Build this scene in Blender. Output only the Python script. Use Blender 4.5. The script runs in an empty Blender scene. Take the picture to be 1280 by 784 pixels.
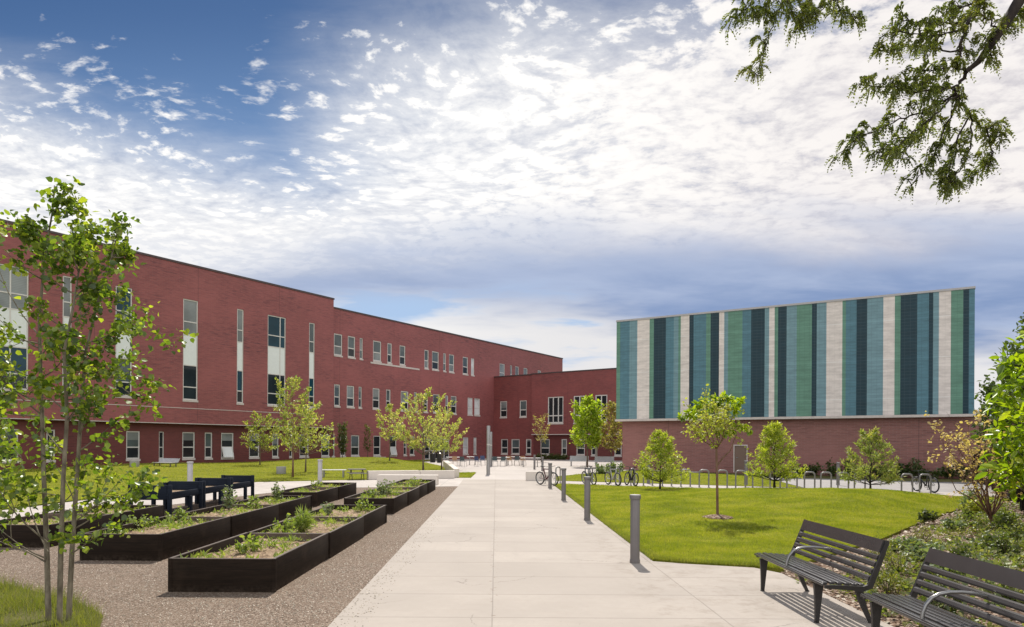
import bpy, bmesh, math, random
import numpy as np
from math import sin, cos, pi, radians, atan2, sqrt
from mathutils import Vector, Matrix
from mathutils.geometry import delaunay_2d_cdt

random.seed(7)
RNG = np.random.default_rng(7)
scene = bpy.context.scene
COL = scene.collection

# ------------------------------------------------------------------ camera
F = 853.33            # focal length in photograph pixels (24 mm on 36 mm, 1280 px wide)
PX, PY = 640.0, 555.5
CAMH = 1.9
ROLL = 0.0053
_cr, _sr = cos(math.atan(ROLL)), sin(math.atan(ROLL))

def ray(px, py):
    dx, dy = px - PX, py - PY
    xr = dx * _cr + dy * _sr
    yr = dy * _cr - dx * _sr
    return Vector((xr / F, 1.0, -yr / F))

def at(px, py, Y):
    r = ray(px, py)
    return Vector((r.x * Y, Y, CAMH + r.z * Y))

def ground(px, py, z=0.0):
    r = ray(px, py)
    t = (z - CAMH) / r.z
    return Vector((r.x * t, t, z))

def make_camera():
    cd = bpy.data.cameras.new('camera')
    cd.sensor_width = 36.0
    cd.sensor_fit = 'HORIZONTAL'
    cd.lens = 24.0
    cd.shift_y = (PY - 392.0) / 1280.0
    cd.clip_start = 0.05
    cd.clip_end = 6000.0
    co = bpy.data.objects.new('camera', cd)
    COL.objects.link(co)
    R = Matrix(((_cr, -_sr, 0), (0, 0, -1), (_sr, _cr, 0))).to_4x4()
    co.matrix_world = Matrix.Translation((0, 0, CAMH)) @ R
    scene.camera = co

make_camera()

# ------------------------------------------------------------------ mesh helpers
class MB:
    """collects faces, one mesh object at build time"""
    def __init__(self):
        self.v, self.f, self.m, self.uv = [], [], [], []
        self.has_uv = False
    def poly(self, pts, mat=0, uv=None):
        b = len(self.v)
        self.v += [tuple(p) for p in pts]
        self.f.append(tuple(range(b, b + len(pts))))
        self.m.append(mat)
        self.uv.append(uv)
        if uv is not None: self.has_uv = True
    def raw(self, verts, faces, mat=0):
        b = len(self.v)
        self.v += [tuple(p) for p in verts]
        for f in faces:
            self.f.append(tuple(i + b for i in f)); self.m.append(mat); self.uv.append(None)
    def hexa(self, p, mat=0):
        """8 corners: bottom ring ccw 0-3, top ring 4-7"""
        self.raw(p, [(3, 2, 1, 0), (4, 5, 6, 7), (0, 1, 5, 4), (1, 2, 6, 5), (2, 3, 7, 6), (3, 0, 4, 7)], mat)
    def box(self, lo, hi, mat=0, M=None):
        x0, y0, z0 = lo; x1, y1, z1 = hi
        p = [(x0, y0, z0), (x1, y0, z0), (x1, y1, z0), (x0, y1, z0), (x0, y0, z1), (x1, y0, z1), (x1, y1, z1), (x0, y1, z1)]
        if M is not None: p = [M @ Vector(q) for q in p]
        self.hexa(p, mat)
    def bevbox(self, lo, hi, b=0.005, mat=0, M=None):
        bm = bmesh.new()
        bmesh.ops.create_cube(bm, size=1)
        for v in bm.verts:
            v.co = Vector([(lo[i] + hi[i]) / 2 + v.co[i] * (hi[i] - lo[i]) for i in range(3)])
        bmesh.ops.bevel(bm, geom=bm.edges[:], offset=b, segments=2, affect='EDGES', profile=0.5)
        self.bm(bm, mat, M)
    def bm(self, bm, mat=0, M=None):
        bm.verts.index_update()
        self.raw([(M @ v.co) if M is not None else v.co.copy() for v in bm.verts],
                 [[v.index for v in f.verts] for f in bm.faces], mat)
        bm.free()
    def prism(self, poly, z0, z1, mat=0, top=True, bottom=True):
        n = len(poly)
        b = [(p[0], p[1], z0) for p in poly]; t = [(p[0], p[1], z1) for p in poly]
        fs = [(i, (i + 1) % n, n + (i + 1) % n, n + i) for i in range(n)]
        if top: fs.append(tuple(range(n, 2 * n)))
        if bottom: fs.append(tuple(reversed(range(n))))
        self.raw(b + t, fs, mat)
    def tube(self, pts, radii, n=6, mat=0, caps=True, flat=1.0):
        pts = [Vector(p) for p in pts]
        if not hasattr(radii, '__len__'): radii = [radii] * len(pts)
        up = Vector((0, 0, 1)); rings = []
        prev = None
        for i, p in enumerate(pts):
            d = (pts[min(i + 1, len(pts) - 1)] - pts[max(i - 1, 0)])
            d = d.normalized() if d.length > 1e-9 else Vector((0, 0, 1))
            if prev is None:
                a = d.cross(up) if abs(d.z) < 0.95 else d.cross(Vector((1, 0, 0)))
            else:
                a = prev - d * prev.dot(d)
                if a.length < 1e-6: a = d.cross(up)
            a.normalize(); b = d.cross(a); prev = a
            r = radii[i]
            rings.append([p + (a * cos(2 * pi * k / n) + b * sin(2 * pi * k / n) * flat) * r for k in range(n)])
        vs = [q for ring in rings for q in ring]
        fs = []
        for i in range(len(rings) - 1):
            for k in range(n):
                k2 = (k + 1) % n
                fs.append((i * n + k, i * n + k2, (i + 1) * n + k2, (i + 1) * n + k))
        if caps:
            fs.append(tuple(reversed(range(n)))); e = (len(rings) - 1) * n
            fs.append(tuple(range(e, e + n)))
        self.raw(vs, fs, mat)
    def lathe(self, prof, c=(0, 0, 0), n=20, mat=0, flute=0):
        """prof: list of (radius, z)"""
        vs, fs = [], []
        for (r, z) in prof:
            for k in range(n):
                rr = r * (1 - (0.05 if flute and k % 2 else 0))
                vs.append((c[0] + rr * cos(2 * pi * k / n), c[1] + rr * sin(2 * pi * k / n), c[2] + z))
        for i in range(len(prof) - 1):
            for k in range(n):
                k2 = (k + 1) % n
                fs.append((i * n + k, i * n + k2, (i + 1) * n + k2, (i + 1) * n + k))
        fs.append(tuple(reversed(range(n)))); e = (len(prof) - 1) * n
        fs.append(tuple(range(e, e + n)))
        self.raw(vs, fs, mat)
    def torus(self, c, R, r, axis='x', n=24, k=6, mat=0):
        pts = []
        vs, fs = [], []
        for i in range(n):
            a = 2 * pi * i / n
            for j in range(k):
                b = 2 * pi * j / k
                rad = R + r * cos(b); h = r * sin(b)
                if axis == 'x': p = (h, rad * cos(a), rad * sin(a))
                elif axis == 'y': p = (rad * cos(a), h, rad * sin(a))
                else: p = (rad * cos(a), rad * sin(a), h)
                vs.append((c[0] + p[0], c[1] + p[1], c[2] + p[2]))
        for i in range(n):
            for j in range(k):
                i2, j2 = (i + 1) % n, (j + 1) % k
                fs.append((i * k + j, i2 * k + j, i2 * k + j2, i * k + j2))
        self.raw(vs, fs, mat)
    def build(self, name, mats, parent=None, smooth=False, loc=None, rotz=0.0, angle=None):
        me = bpy.data.meshes.new(name)
        me.from_pydata(self.v, [], self.f)
        mats = mats if isinstance(mats, (list, tuple)) else [mats]
        for m in mats: me.materials.append(m)
        if len(mats) > 1: me.polygons.foreach_set('material_index', self.m)
        if self.has_uv:
            ul = me.uv_layers.new(name='UVMap'); k = 0
            for f, uv in zip(self.f, self.uv):
                for j in range(len(f)):
                    if uv is not None: ul.data[k].uv = uv[j]
                    k += 1
        if smooth:
            me.polygons.foreach_set('use_smooth', [True] * len(me.polygons))
            if angle is not None and hasattr(me, 'set_sharp_from_angle'):
                me.set_sharp_from_angle(angle=radians(angle))
        me.update()
        return link(name, me, parent, loc, rotz)

def link(name, me, parent=None, loc=None, rotz=0.0):
    o = bpy.data.objects.new(name, me)
    COL.objects.link(o)
    if loc is not None: o.location = loc
    if rotz: o.rotation_euler = (0, 0, rotz)
    if parent is not None: o.parent = parent
    return o

def np_mesh(name, V, Fc, mat, parent=None, smooth=False, midx=None):
    """fast mesh from arrays; Fc (M,k) index array"""
    me = bpy.data.meshes.new(name)
    V = np.asarray(V, dtype=np.float32); Fc = np.asarray(Fc, dtype=np.int32)
    nf, k = Fc.shape
    me.vertices.add(len(V)); me.vertices.foreach_set('co', V.ravel())
    me.loops.add(nf * k); me.loops.foreach_set('vertex_index', Fc.ravel())
    me.polygons.add(nf)
    me.polygons.foreach_set('loop_start', np.arange(nf, dtype=np.int32) * k)
    me.polygons.foreach_set('loop_total', np.full(nf, k, dtype=np.int32))
    if smooth: me.polygons.foreach_set('use_smooth', np.ones(nf, dtype=bool))
    for mt in (mat if isinstance(mat, (list, tuple)) else [mat]): me.materials.append(mt)
    if midx is not None: me.polygons.foreach_set('material_index', np.asarray(midx, dtype=np.int32))
    me.update(calc_edges=True); me.validate()
    return link(name, me, parent)

def thing(name, label, cat, loc=(0, 0, 0), rotz=0.0, group=None):
    o = bpy.data.objects.new(name, None); COL.objects.link(o)
    o.empty_display_size = 0.2
    o.location = loc; o.rotation_euler = (0, 0, rotz)
    return tag(o, label, cat, group)

def tag(o, label, cat=None, group=None, kind=None):
    o['label'] = label
    if cat: o['category'] = cat
    if group: o['group'] = group
    if kind: o['kind'] = kind
    return o

def struct(o, label=None):
    o['kind'] = 'structure'
    if label: o['label'] = label
    return o

def dup(root, loc, rotz=0.0, label=None, scale=None):
    r = root.copy(); COL.objects.link(r); r.location = loc; r.rotation_euler = (0, 0, rotz)
    if scale: r.scale = (scale,) * 3 if not hasattr(scale, '__len__') else scale
    if label: r['label'] = label
    for ch in list(root.children):
        c = ch.copy(); COL.objects.link(c); c.parent = r
        for g in list(ch.children):
            d = g.copy(); COL.objects.link(d); d.parent = c
    return r

# ------------------------------------------------------------------ material helpers
class NT:
    def __init__(self, tree): self.t = tree; self.n = tree.nodes; self.l = tree.links
    def new(self, typ, **kw):
        nd = self.n.new(typ)
        for k, v in kw.items(): setattr(nd, k, v)
        return nd
    def put(self, sock, val):
        if isinstance(val, bpy.types.NodeSocket): self.l.new(val, sock)
        else: sock.default_value = val
    def math(self, op, a, b=0.0, c=None, clamp=False):
        nd = self.new('ShaderNodeMath', operation=op, use_clamp=clamp)
        self.put(nd.inputs[0], a); self.put(nd.inputs[1], b)
        if c is not None: self.put(nd.inputs[2], c)
        return nd.outputs[0]
    def mix(self, f, a, b, blend='MIX', clampf=True):
        nd = self.new('ShaderNodeMix', data_type='RGBA', blend_type=blend)
        nd.clamp_factor = clampf
        self.put(nd.inputs[0], f)
        self.put(nd.inputs[6], c4(a)); self.put(nd.inputs[7], c4(b))
        return nd.outputs[2]
    def ramp(self, f, stops, interp='LINEAR'):
        nd = self.new('ShaderNodeValToRGB'); cr = nd.color_ramp; cr.interpolation = interp
        while len(cr.elements) > 1: cr.elements.remove(cr.elements[-1])
        cr.elements[0].position = stops[0][0]; cr.elements[0].color = c4(stops[0][1])
        for p, c in stops[1:]:
            e = cr.elements.new(p); e.color = c4(c)
        self.put(nd.inputs[0], f)
        return nd.outputs[0]
    def smooth(self, x, a, b, lo=0.0, hi=1.0):
        nd = self.new('ShaderNodeMapRange', interpolation_type='SMOOTHSTEP')
        self.put(nd.inputs['Value'], x); self.put(nd.inputs['From Min'], a); self.put(nd.inputs['From Max'], b)
        self.put(nd.inputs['To Min'], lo); self.put(nd.inputs['To Max'], hi)
        return nd.outputs[0]
    def noise(self, vec, scale, detail=4, rough=0.55, dist=0.0, col=False, lac=2.0):
        nd = self.new('ShaderNodeTexNoise')
        if vec is not None: self.put(nd.inputs['Vector'], vec)
        self.put(nd.inputs['Scale'], scale); nd.inputs['Detail'].default_value = detail
        nd.inputs['Roughness'].default_value = rough; nd.inputs['Distortion'].default_value = dist
        nd.inputs['Lacunarity'].default_value = lac
        return nd.outputs['Color' if col else 'Fac']
    def scaled(self, vec, s, off=(0, 0, 0), rot=(0, 0, 0)):
        nd = self.new('ShaderNodeMapping'); self.put(nd.inputs['Vector'], vec)
        nd.inputs['Scale'].default_value = s; nd.inputs['Location'].default_value = off; nd.inputs['Rotation'].default_value = rot
        return nd.outputs[0]
    def xyz(self, v):
        nd = self.new('ShaderNodeSeparateXYZ'); self.put(nd.inputs[0], v); return nd.outputs
    def vec(self, x, y, z):
        nd = self.new('ShaderNodeCombineXYZ')
        for i, q in enumerate((x, y, z)): self.put(nd.inputs[i], q)
        return nd.outputs[0]
    def pos(self): return self.new('ShaderNodeNewGeometry').outputs['Position']
    def obj(self): return self.new('ShaderNodeTexCoord').outputs['Object']
    def uv(self): return self.new('ShaderNodeTexCoord').outputs['UV']
    def island(self): return self.new('ShaderNodeNewGeometry').outputs['Random Per Island']
    def bump(self, h, strength=0.3, dist=0.02):
        nd = self.new('ShaderNodeBump'); nd.inputs['Strength'].default_value = strength; nd.inputs['Distance'].default_value = dist
        self.put(nd.inputs['Height'], h); return nd.outputs[0]

def c4(c):
    if isinstance(c, bpy.types.NodeSocket): return c
    if isinstance(c, (int, float)): return (c, c, c, 1.0)
    return tuple(c) if len(c) == 4 else (c[0], c[1], c[2], 1.0)

def material(name):
    m = bpy.data.materials.new(name); m.use_nodes = True
    nt = NT(m.node_tree); nt.n.clear()
    out = nt.new('ShaderNodeOutputMaterial')
    return m, nt, out

def principled(nt, out, base, rough=0.6, metal=0.0, spec=0.5, normal=None):
    b = nt.new('ShaderNodeBsdfPrincipled')
    nt.put(b.inputs['Base Color'], c4(base)); nt.put(b.inputs['Roughness'], rough)
    nt.put(b.inputs['Metallic'], metal)
    b.inputs['Specular IOR Level'].default_value = spec
    if normal is not None: nt.put(b.inputs['Normal'], normal)
    nt.l.new(b.outputs[0], out.inputs[0])
    return b

def mat_plain(name, col, rough=0.6, metal=0.0, spec=0.5, var=0.12, scale=6.0, bump=0.0):
    m, nt, out = material(name)
    n = nt.noise(nt.obj(), scale, 5, 0.6)
    f = nt.smooth(n, 0.25, 0.75)
    c = nt.mix(f, [q * (1 - var) for q in col], [min(1, q * (1 + var)) for q in col])
    nm = nt.bump(nt.noise(nt.obj(), scale * 12, 3), bump, 0.01) if bump else None
    principled(nt, out, c, rough, metal, spec, nm)
    return m

def mat_leaf(name, cols, trans=0.45, rough=0.45, tcol=None, noise_scale=0.9, patch=0.35):
    """cols: list of base colours picked leaf by leaf"""
    m, nt, out = material(name)
    r = nt.island()
    big = nt.noise(nt.obj(), noise_scale, 2 if patch < 0.4 else 5, 0.55 if patch < 0.4 else 0.7)
    f = nt.math('ADD', nt.math('MULTIPLY', r, 1.0 - patch), nt.math('MULTIPLY', nt.smooth(big, 0.3, 0.7), patch))
    n = len(cols)
    c = nt.ramp(f, [(i / max(1, n - 1), cols[i]) for i in range(n)])
    d = nt.new('ShaderNodeBsdfDiffuse'); nt.put(d.inputs[0], c)
    t = nt.new('ShaderNodeBsdfTranslucent')
    tc = nt.mix(1.0, c, tcol or (2.05, 2.25, 0.85), 'MULTIPLY')
    nt.put(t.inputs[0], tc)
    mx = nt.new('ShaderNodeMixShader'); mx.inputs[0].default_value = trans
    nt.l.new(d.outputs[0], mx.inputs[1]); nt.l.new(t.outputs[0], mx.inputs[2])
    g = nt.new('ShaderNodeBsdfGlossy'); g.inputs['Roughness'].default_value = rough
    g.inputs[0].default_value = (0.9, 0.95, 0.85, 1)
    m2 = nt.new('ShaderNodeMixShader'); m2.inputs[0].default_value = 0.045
    nt.l.new(mx.outputs[0], m2.inputs[1]); nt.l.new(g.outputs[0], m2.inputs[2])
    nt.l.new(m2.outputs[0], out.inputs[0])
    return m

def mat_bark(name, c0, c1, scale=8.0):
    m, nt, out = material(name)
    v = nt.scaled(nt.obj(), (scale, scale, scale * 0.35))
    n = nt.noise(v, 1.0, 6, 0.65)
    c = nt.mix(nt.smooth(n, 0.3, 0.7), c0, c1)
    principled(nt, out, c, 0.85, 0, 0.2, nt.bump(n, 0.5, 0.01))
    return m
# ------------------------------------------------------------------ materials
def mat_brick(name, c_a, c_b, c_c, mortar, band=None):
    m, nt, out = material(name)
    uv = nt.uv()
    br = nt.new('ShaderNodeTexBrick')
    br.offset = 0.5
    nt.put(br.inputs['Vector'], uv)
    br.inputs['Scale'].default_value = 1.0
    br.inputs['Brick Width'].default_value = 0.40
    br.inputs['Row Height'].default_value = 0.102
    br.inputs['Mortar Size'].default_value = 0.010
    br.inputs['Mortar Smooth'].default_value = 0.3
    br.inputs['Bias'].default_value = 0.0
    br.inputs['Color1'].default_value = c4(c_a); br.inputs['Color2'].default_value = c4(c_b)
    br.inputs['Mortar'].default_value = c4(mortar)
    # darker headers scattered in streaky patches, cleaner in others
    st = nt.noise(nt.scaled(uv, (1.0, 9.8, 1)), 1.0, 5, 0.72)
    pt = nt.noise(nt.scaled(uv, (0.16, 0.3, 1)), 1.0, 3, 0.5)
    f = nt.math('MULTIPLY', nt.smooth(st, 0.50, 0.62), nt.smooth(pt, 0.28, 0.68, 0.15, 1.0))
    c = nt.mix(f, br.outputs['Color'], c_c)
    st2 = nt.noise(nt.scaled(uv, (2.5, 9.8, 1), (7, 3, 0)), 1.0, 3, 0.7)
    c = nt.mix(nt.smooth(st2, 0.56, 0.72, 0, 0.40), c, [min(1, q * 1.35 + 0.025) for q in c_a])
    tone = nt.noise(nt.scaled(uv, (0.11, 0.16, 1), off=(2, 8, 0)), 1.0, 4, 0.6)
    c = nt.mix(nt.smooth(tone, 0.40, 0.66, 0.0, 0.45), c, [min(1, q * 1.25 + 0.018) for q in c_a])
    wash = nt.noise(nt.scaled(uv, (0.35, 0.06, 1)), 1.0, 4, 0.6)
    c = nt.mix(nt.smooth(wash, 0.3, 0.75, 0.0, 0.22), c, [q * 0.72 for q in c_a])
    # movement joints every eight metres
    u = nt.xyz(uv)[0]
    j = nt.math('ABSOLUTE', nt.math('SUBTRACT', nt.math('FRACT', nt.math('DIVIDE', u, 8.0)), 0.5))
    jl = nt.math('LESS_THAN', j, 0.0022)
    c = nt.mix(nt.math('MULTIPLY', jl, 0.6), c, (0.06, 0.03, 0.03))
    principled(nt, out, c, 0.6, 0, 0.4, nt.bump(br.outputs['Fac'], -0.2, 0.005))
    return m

M = {}
M['brick'] = mat_brick('red_brick', (0.295, 0.085, 0.082), (0.225, 0.060, 0.061), (0.105, 0.037, 0.046), (0.25, 0.13, 0.12))
M['brick_base'] = mat_brick('shaded_red_brick', (0.160, 0.036, 0.033), (0.122, 0.027, 0.026), (0.068, 0.020, 0.022), (0.11, 0.050, 0.044))  # ground floor brick, with the overhang's shade deepened in its colour
M['brick_link'] = mat_brick('link_red_brick', (0.235, 0.056, 0.052), (0.180, 0.041, 0.041), (0.115, 0.038, 0.042), (0.19, 0.10, 0.09))
M['brick_gym'] = mat_brick('brown_red_brick', (0.270, 0.112, 0.098), (0.215, 0.086, 0.077), (0.14, 0.062, 0.058), (0.27, 0.18, 0.16))
M['cap'] = mat_plain('dark_cap_metal', (0.075, 0.055, 0.055), 0.5, 0.3)
M['stone'] = mat_plain('pale_sill_stone', (0.55, 0.49, 0.46), 0.75, var=0.08)
M['frame'] = mat_plain('window_frame_paint', (0.62, 0.60, 0.57), 0.45, var=0.05)
M['spandrel'] = mat_plain('white_spandrel', (0.74, 0.78, 0.77), 0.35, var=0.03)
M['reveal'] = mat_plain('reveal', (0.16, 0.06, 0.05), 0.7)
M['soffit'] = mat_plain('soffit_panel', (0.42, 0.30, 0.27), 0.7)

def mat_glass(name, col, rough=0.03, spec=0.6, slats=None):
    m, nt, out = material(name)
    p = nt.pos()
    n = nt.noise(p, 0.35, 3, 0.6)
    c = nt.mix(nt.smooth(n, 0.35, 0.7), [q * 0.7 for q in col], [q * 1.25 for q in col])
    if slats:
        z = nt.xyz(p)[2]
        s = nt.math('FRACT', nt.math('MULTIPLY', z, 9.0))
        c = nt.mix(nt.math('MULTIPLY', nt.smooth(s, 0.55, 0.95), 0.35), c, [q * 0.45 for q in col])
    wob = nt.bump(nt.noise(p, 0.8, 1), 0.02, 0.05)
    principled(nt, out, c, rough, 0, spec, wob)
    return m
M['g_dark'] = mat_glass('dark_pane', (0.022, 0.028, 0.032), 0.04, 0.35)
M['g_teal'] = mat_glass('teal_pane', (0.008, 0.048, 0.075), 0.04, 0.3)
M['g_blind'] = mat_glass('pane_with_blind', (0.22, 0.24, 0.24), 0.08, 0.4, slats=True)
M['g_bright'] = mat_glass('pane_with_blind_and_sky', (0.62, 0.64, 0.64), 0.08, 0.5, slats=True)  # white blinds and bright sky reflection, both painted into the colour
M['g_mid'] = mat_glass('mid_grey_pane', (0.085, 0.11, 0.115), 0.05, 0.45)  # plain mid grey glass tone

def mat_tile(name, col, rough=0.35, jcol=None, jw=0.55):
    """ribbed glazed terracotta cladding: fine vertical ribs and courses of tile"""
    m, nt, out = material(name)
    uv = nt.uv()
    u, v, _ = nt.xyz(uv)
    n1 = nt.noise(nt.scaled(uv, (1.1, 3.4, 1)), 1.0, 4, 0.7)
    n2 = nt.noise(nt.scaled(uv, (0.12, 0.9, 1)), 1.0, 2, 0.6)
    c = nt.mix(nt.smooth(n1, 0.3, 0.7), [q * 0.86 for q in col], [q * 1.14 for q in col])
    c = nt.mix(nt.smooth(n2, 0.45, 0.75, 0, 0.25), c, [min(0.9, q * 1.3 + 0.002) for q in col])
    cr = nt.math('ABSOLUTE', nt.math('SUBTRACT', nt.math('FRACT', nt.math('DIVIDE', v, 0.205)), 0.5))
    cu = nt.math('ABSOLUTE', nt.math('SUBTRACT', nt.math('FRACT', nt.math('DIVIDE', u, 0.305)), 0.5))
    jl = nt.math('MAXIMUM', nt.smooth(cr, 0.43, 0.48), nt.smooth(cu, 0.46, 0.485, 0, 0.8))
    c = nt.mix(nt.math('MULTIPLY', jl, jw), c, jcol or [q * 0.45 + 0.012 for q in col])
    # wide panel joints
    pv = nt.math('ABSOLUTE', nt.math('SUBTRACT', nt.math('FRACT', nt.math('DIVIDE', v, 2.46)), 0.5))
    c = nt.mix(nt.smooth(pv, 0.489, 0.495, 0, 0.5), c, [min(0.9, q * 1.5 + 0.015) for q in col])
    principled(nt, out, c, rough, 0, 0.25, nt.bump(jl, -0.3, 0.006))
    return m
TILE = {'G': mat_tile('green_tile', (0.120, 0.250, 0.190)), 'B': mat_tile('blue_tile', (0.084, 0.188, 0.240)),
        'L': mat_tile('pale_blue_tile', (0.165, 0.280, 0.325)), 'D': mat_tile('navy_tile', (0.012, 0.038, 0.054), jcol=(0.085, 0.12, 0.14), jw=0.45),
        'W': mat_tile('off_white_tile', (0.68, 0.62, 0.59), 0.5, jw=0.28)}

def mat_concrete(name, col, joints=None, wear=1.0, bump=0.12):
    m, nt, out = material(name)
    p = nt.pos()
    x, y, z = nt.xyz(p)
    n1 = nt.noise(p, 0.55, 5, 0.6); n2 = nt.noise(p, 9.0, 5, 0.7); n3 = nt.noise(nt.scaled(p, (1.0, 5.0, 1)), 1.2, 4, 0.65)
    c = nt.mix(nt.smooth(n1, 0.3, 0.7), [q * (1 - 0.10 * wear) for q in col], [q * (1 + 0.07 * wear) for q in col])
    c = nt.mix(nt.smooth(n3, 0.5, 0.78, 0, 0.30 * wear), c, (col[0] * 0.82, col[1] * 0.78, col[2] * 0.74))
    c = nt.mix(nt.smooth(n2, 0.30, 0.75, 0, 0.35), c, [q * 0.84 for q in col])
    st = nt.noise(nt.scaled(p, (1, 1, 1), off=(9, 4, 0)), 1.7, 6, 0.7)
    c = nt.mix(nt.smooth(st, 0.60, 0.74, 0, 0.28 * wear), c, [q * 0.68 for q in col])
    sp = nt.noise(p, 30.0, 2, 0.5)
    c = nt.mix(nt.smooth(sp, 0.70, 0.76, 0, 0.5 * wear), c, [q * 0.55 for q in col])
    h = n2
    if joints:
        xs = nt.math('ADD', x, nt.math('MULTIPLY', y, 0.0235))
        tot = None
        wv = nt.math('MULTIPLY', nt.math('SUBTRACT', nt.noise(p, 3.0, 3), 0.5), 0.012)
        def line(dist, w):
            return nt.smooth(nt.math('ABSOLUTE', nt.math('ADD', dist, wv)), w, w * 2.0, 1.0, 0.0)
        slab = None
        for kind, a, b in joints:
            if kind == 'long': L = line(nt.math('SUBTRACT', xs, a), b)
            else:
                fr = nt.math('MULTIPLY', nt.math('SUBTRACT', nt.math('FRACT', nt.math('DIVIDE', nt.math('SUBTRACT', y, b), a)), 0.5), a)
                L = line(fr, 0.008)
                ci = nt.math('FLOOR', nt.math('DIVIDE', nt.math('SUBTRACT', y, b + a * 0.5), a))
                wn = nt.new('ShaderNodeTexWhiteNoise', noise_dimensions='2D')
                nt.put(wn.inputs['Vector'], nt.vec(ci, nt.math('FLOOR', nt.math('DIVIDE', nt.math('ADD', xs, 0.03), 2.51)), 0.0))
                slab = wn.outputs['Value']
            tot = L if tot is None else nt.math('MAXIMUM', tot, L)
        if slab is not None:
            c = nt.mix(nt.math('MULTIPLY', slab, 0.60), c, [q * 0.84 for q in col])
        c = nt.mix(nt.math('MULTIPLY', tot, 0.42), c, [q * 0.36 for q in col])
        ck = nt.new('ShaderNodeTexVoronoi', feature='DISTANCE_TO_EDGE'); cw = nt.noise(p, 2.2, 5, 0.7, col=True)
        cv = nt.new('ShaderNodeVectorMath', operation='MULTIPLY_ADD'); nt.put(cv.inputs[0], cw); cv.inputs[1].default_value = (0.5, 0.5, 0); nt.put(cv.inputs[2], p)
        nt.put(ck.inputs['Vector'], cv.outputs[0]); ck.inputs['Scale'].default_value = 0.33
        crack = nt.math('MULTIPLY', nt.smooth(ck.outputs['Distance'], 0.0012, 0.0035, 1, 0), nt.smooth(nt.noise(p, 0.5, 2), 0.54, 0.60))
        c = nt.mix(nt.math('MULTIPLY', crack, 0.5), c, [q * 0.35 for q in col])
        dirt = nt.math('MULTIPLY', nt.smooth(nt.math('ABSOLUTE', xs), 1.45, 2.05), nt.smooth(nt.noise(p, 2.6, 6, 0.75), 0.46, 0.66))
        c = nt.mix(nt.math('MULTIPLY', dirt, 0.30), c, (0.20, 0.155, 0.115))
        trk = nt.noise(nt.scaled(p, (2.2, 0.12, 1)), 1.0, 4, 0.6)
        c = nt.mix(nt.smooth(trk, 0.52, 0.72, 0, 0.22), c, [q * 0.78 for q in col])
        # leaf litter and dirt caught in the middle joint
        lit = nt.math('MULTIPLY', nt.smooth(nt.math('ABSOLUTE', nt.math('ADD', xs, 0.02)), 0.02, 0.09, 1, 0), nt.smooth(nt.noise(p, 14.0, 3), 0.60, 0.68))
        c = nt.mix(nt.math('MULTIPLY', lit, 0.5), c, (0.14, 0.08, 0.05))
        h = nt.math('SUBTRACT', n2, nt.math('MULTIPLY', tot, 1.0))
    principled(nt, out, c, 0.85, 0, 0.25, nt.bump(h, bump, 0.01))
    return m
CONC = (0.415, 0.365, 0.318)
M['path'] = mat_concrete('path_concrete', CONC, [('long', -0.03, 0.005), ('long', 2.48, 0.006), ('across', 1.15, 7.43 + 0.575)])
M['conc'] = mat_concrete('plaza_concrete', (0.50, 0.45, 0.41), [('long', -2.5, 0.01), ('long', 4.5, 0.01), ('across', 3.0, 1.0)])
M['conc_wall'] = mat_concrete('cast_concrete', (0.66, 0.60, 0.54), wear=0.6)
M['conc_grey'] = mat_concrete('grey_concrete', (0.34, 0.33, 0.32))
M['drive'] = mat_concrete('drive_concrete', (0.36, 0.34, 0.325), [('across', 4.5, 0.5)])

def mat_gravel():
    m, nt, out = material('brown_gravel')
    p = nt.pos()
    vo = nt.new('ShaderNodeTexVoronoi'); nt.put(vo.inputs['Vector'], p); vo.inputs['Scale'].default_value = 75.0
    vo2 = nt.new('ShaderNodeTexVoronoi'); nt.put(vo2.inputs['Vector'], p); vo2.inputs['Scale'].default_value = 32.0
    r = nt.xyz(vo.outputs['Color'])[0]; r2 = nt.xyz(vo2.outputs['Color'])[0]
    c = nt.ramp(r, [(0, (0.055, 0.040, 0.030)), (0.35, (0.140, 0.100, 0.072)), (0.7, (0.205, 0.152, 0.113)), (1.0, (0.40, 0.33, 0.27))])
    c = nt.mix(nt.smooth(r2, 0.6, 1.0, 0, 0.4), c, (0.15, 0.105, 0.08))
    n = nt.noise(p, 0.7, 4, 0.6)
    c = nt.mix(nt.smooth(n, 0.4, 0.7, 0, 0.40), c, (0.208, 0.155, 0.115))
    nd = nt.noise(p, 3.0, 5, 0.7)
    c = nt.mix(nt.smooth(nd, 0.55, 0.75, 0, 0.45), c, (0.12, 0.085, 0.065))
    principled(nt, out, c, 0.95, 0, 0.15, nt.bump(vo.outputs['Distance'], -0.6, 0.015))
    return m
M['gravel'] = mat_gravel()

def mat_turf(name, ca, cb, cc):
    m, nt, out = material(name)
    p = nt.pos()
    n1 = nt.noise(p, 0.40, 5, 0.68); n2 = nt.noise(p, 3.2, 5, 0.75); n3 = nt.noise(p, 55.0, 3, 0.7)
    c = nt.mix(nt.smooth(n1, 0.3, 0.7), ca, cb)
    c = nt.mix(nt.smooth(n2, 0.45, 0.75, 0, 0.6), c, cc)
    c = nt.mix(nt.smooth(n3, 0.35, 0.7, 0, 0.55), c, [q * 0.55 for q in ca])
    principled(nt, out, c, 0.95, 0, 0.05, nt.bump(n3, 0.6, 0.03))
    return m
M['turf'] = mat_turf('lawn_turf', (0.160, 0.180, 0.020), (0.235, 0.235, 0.028), (0.31, 0.265, 0.060))
M['field'] = mat_turf('rough_ground', (0.10, 0.115, 0.03), (0.15, 0.13, 0.06), (0.18, 0.15, 0.08))

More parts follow.
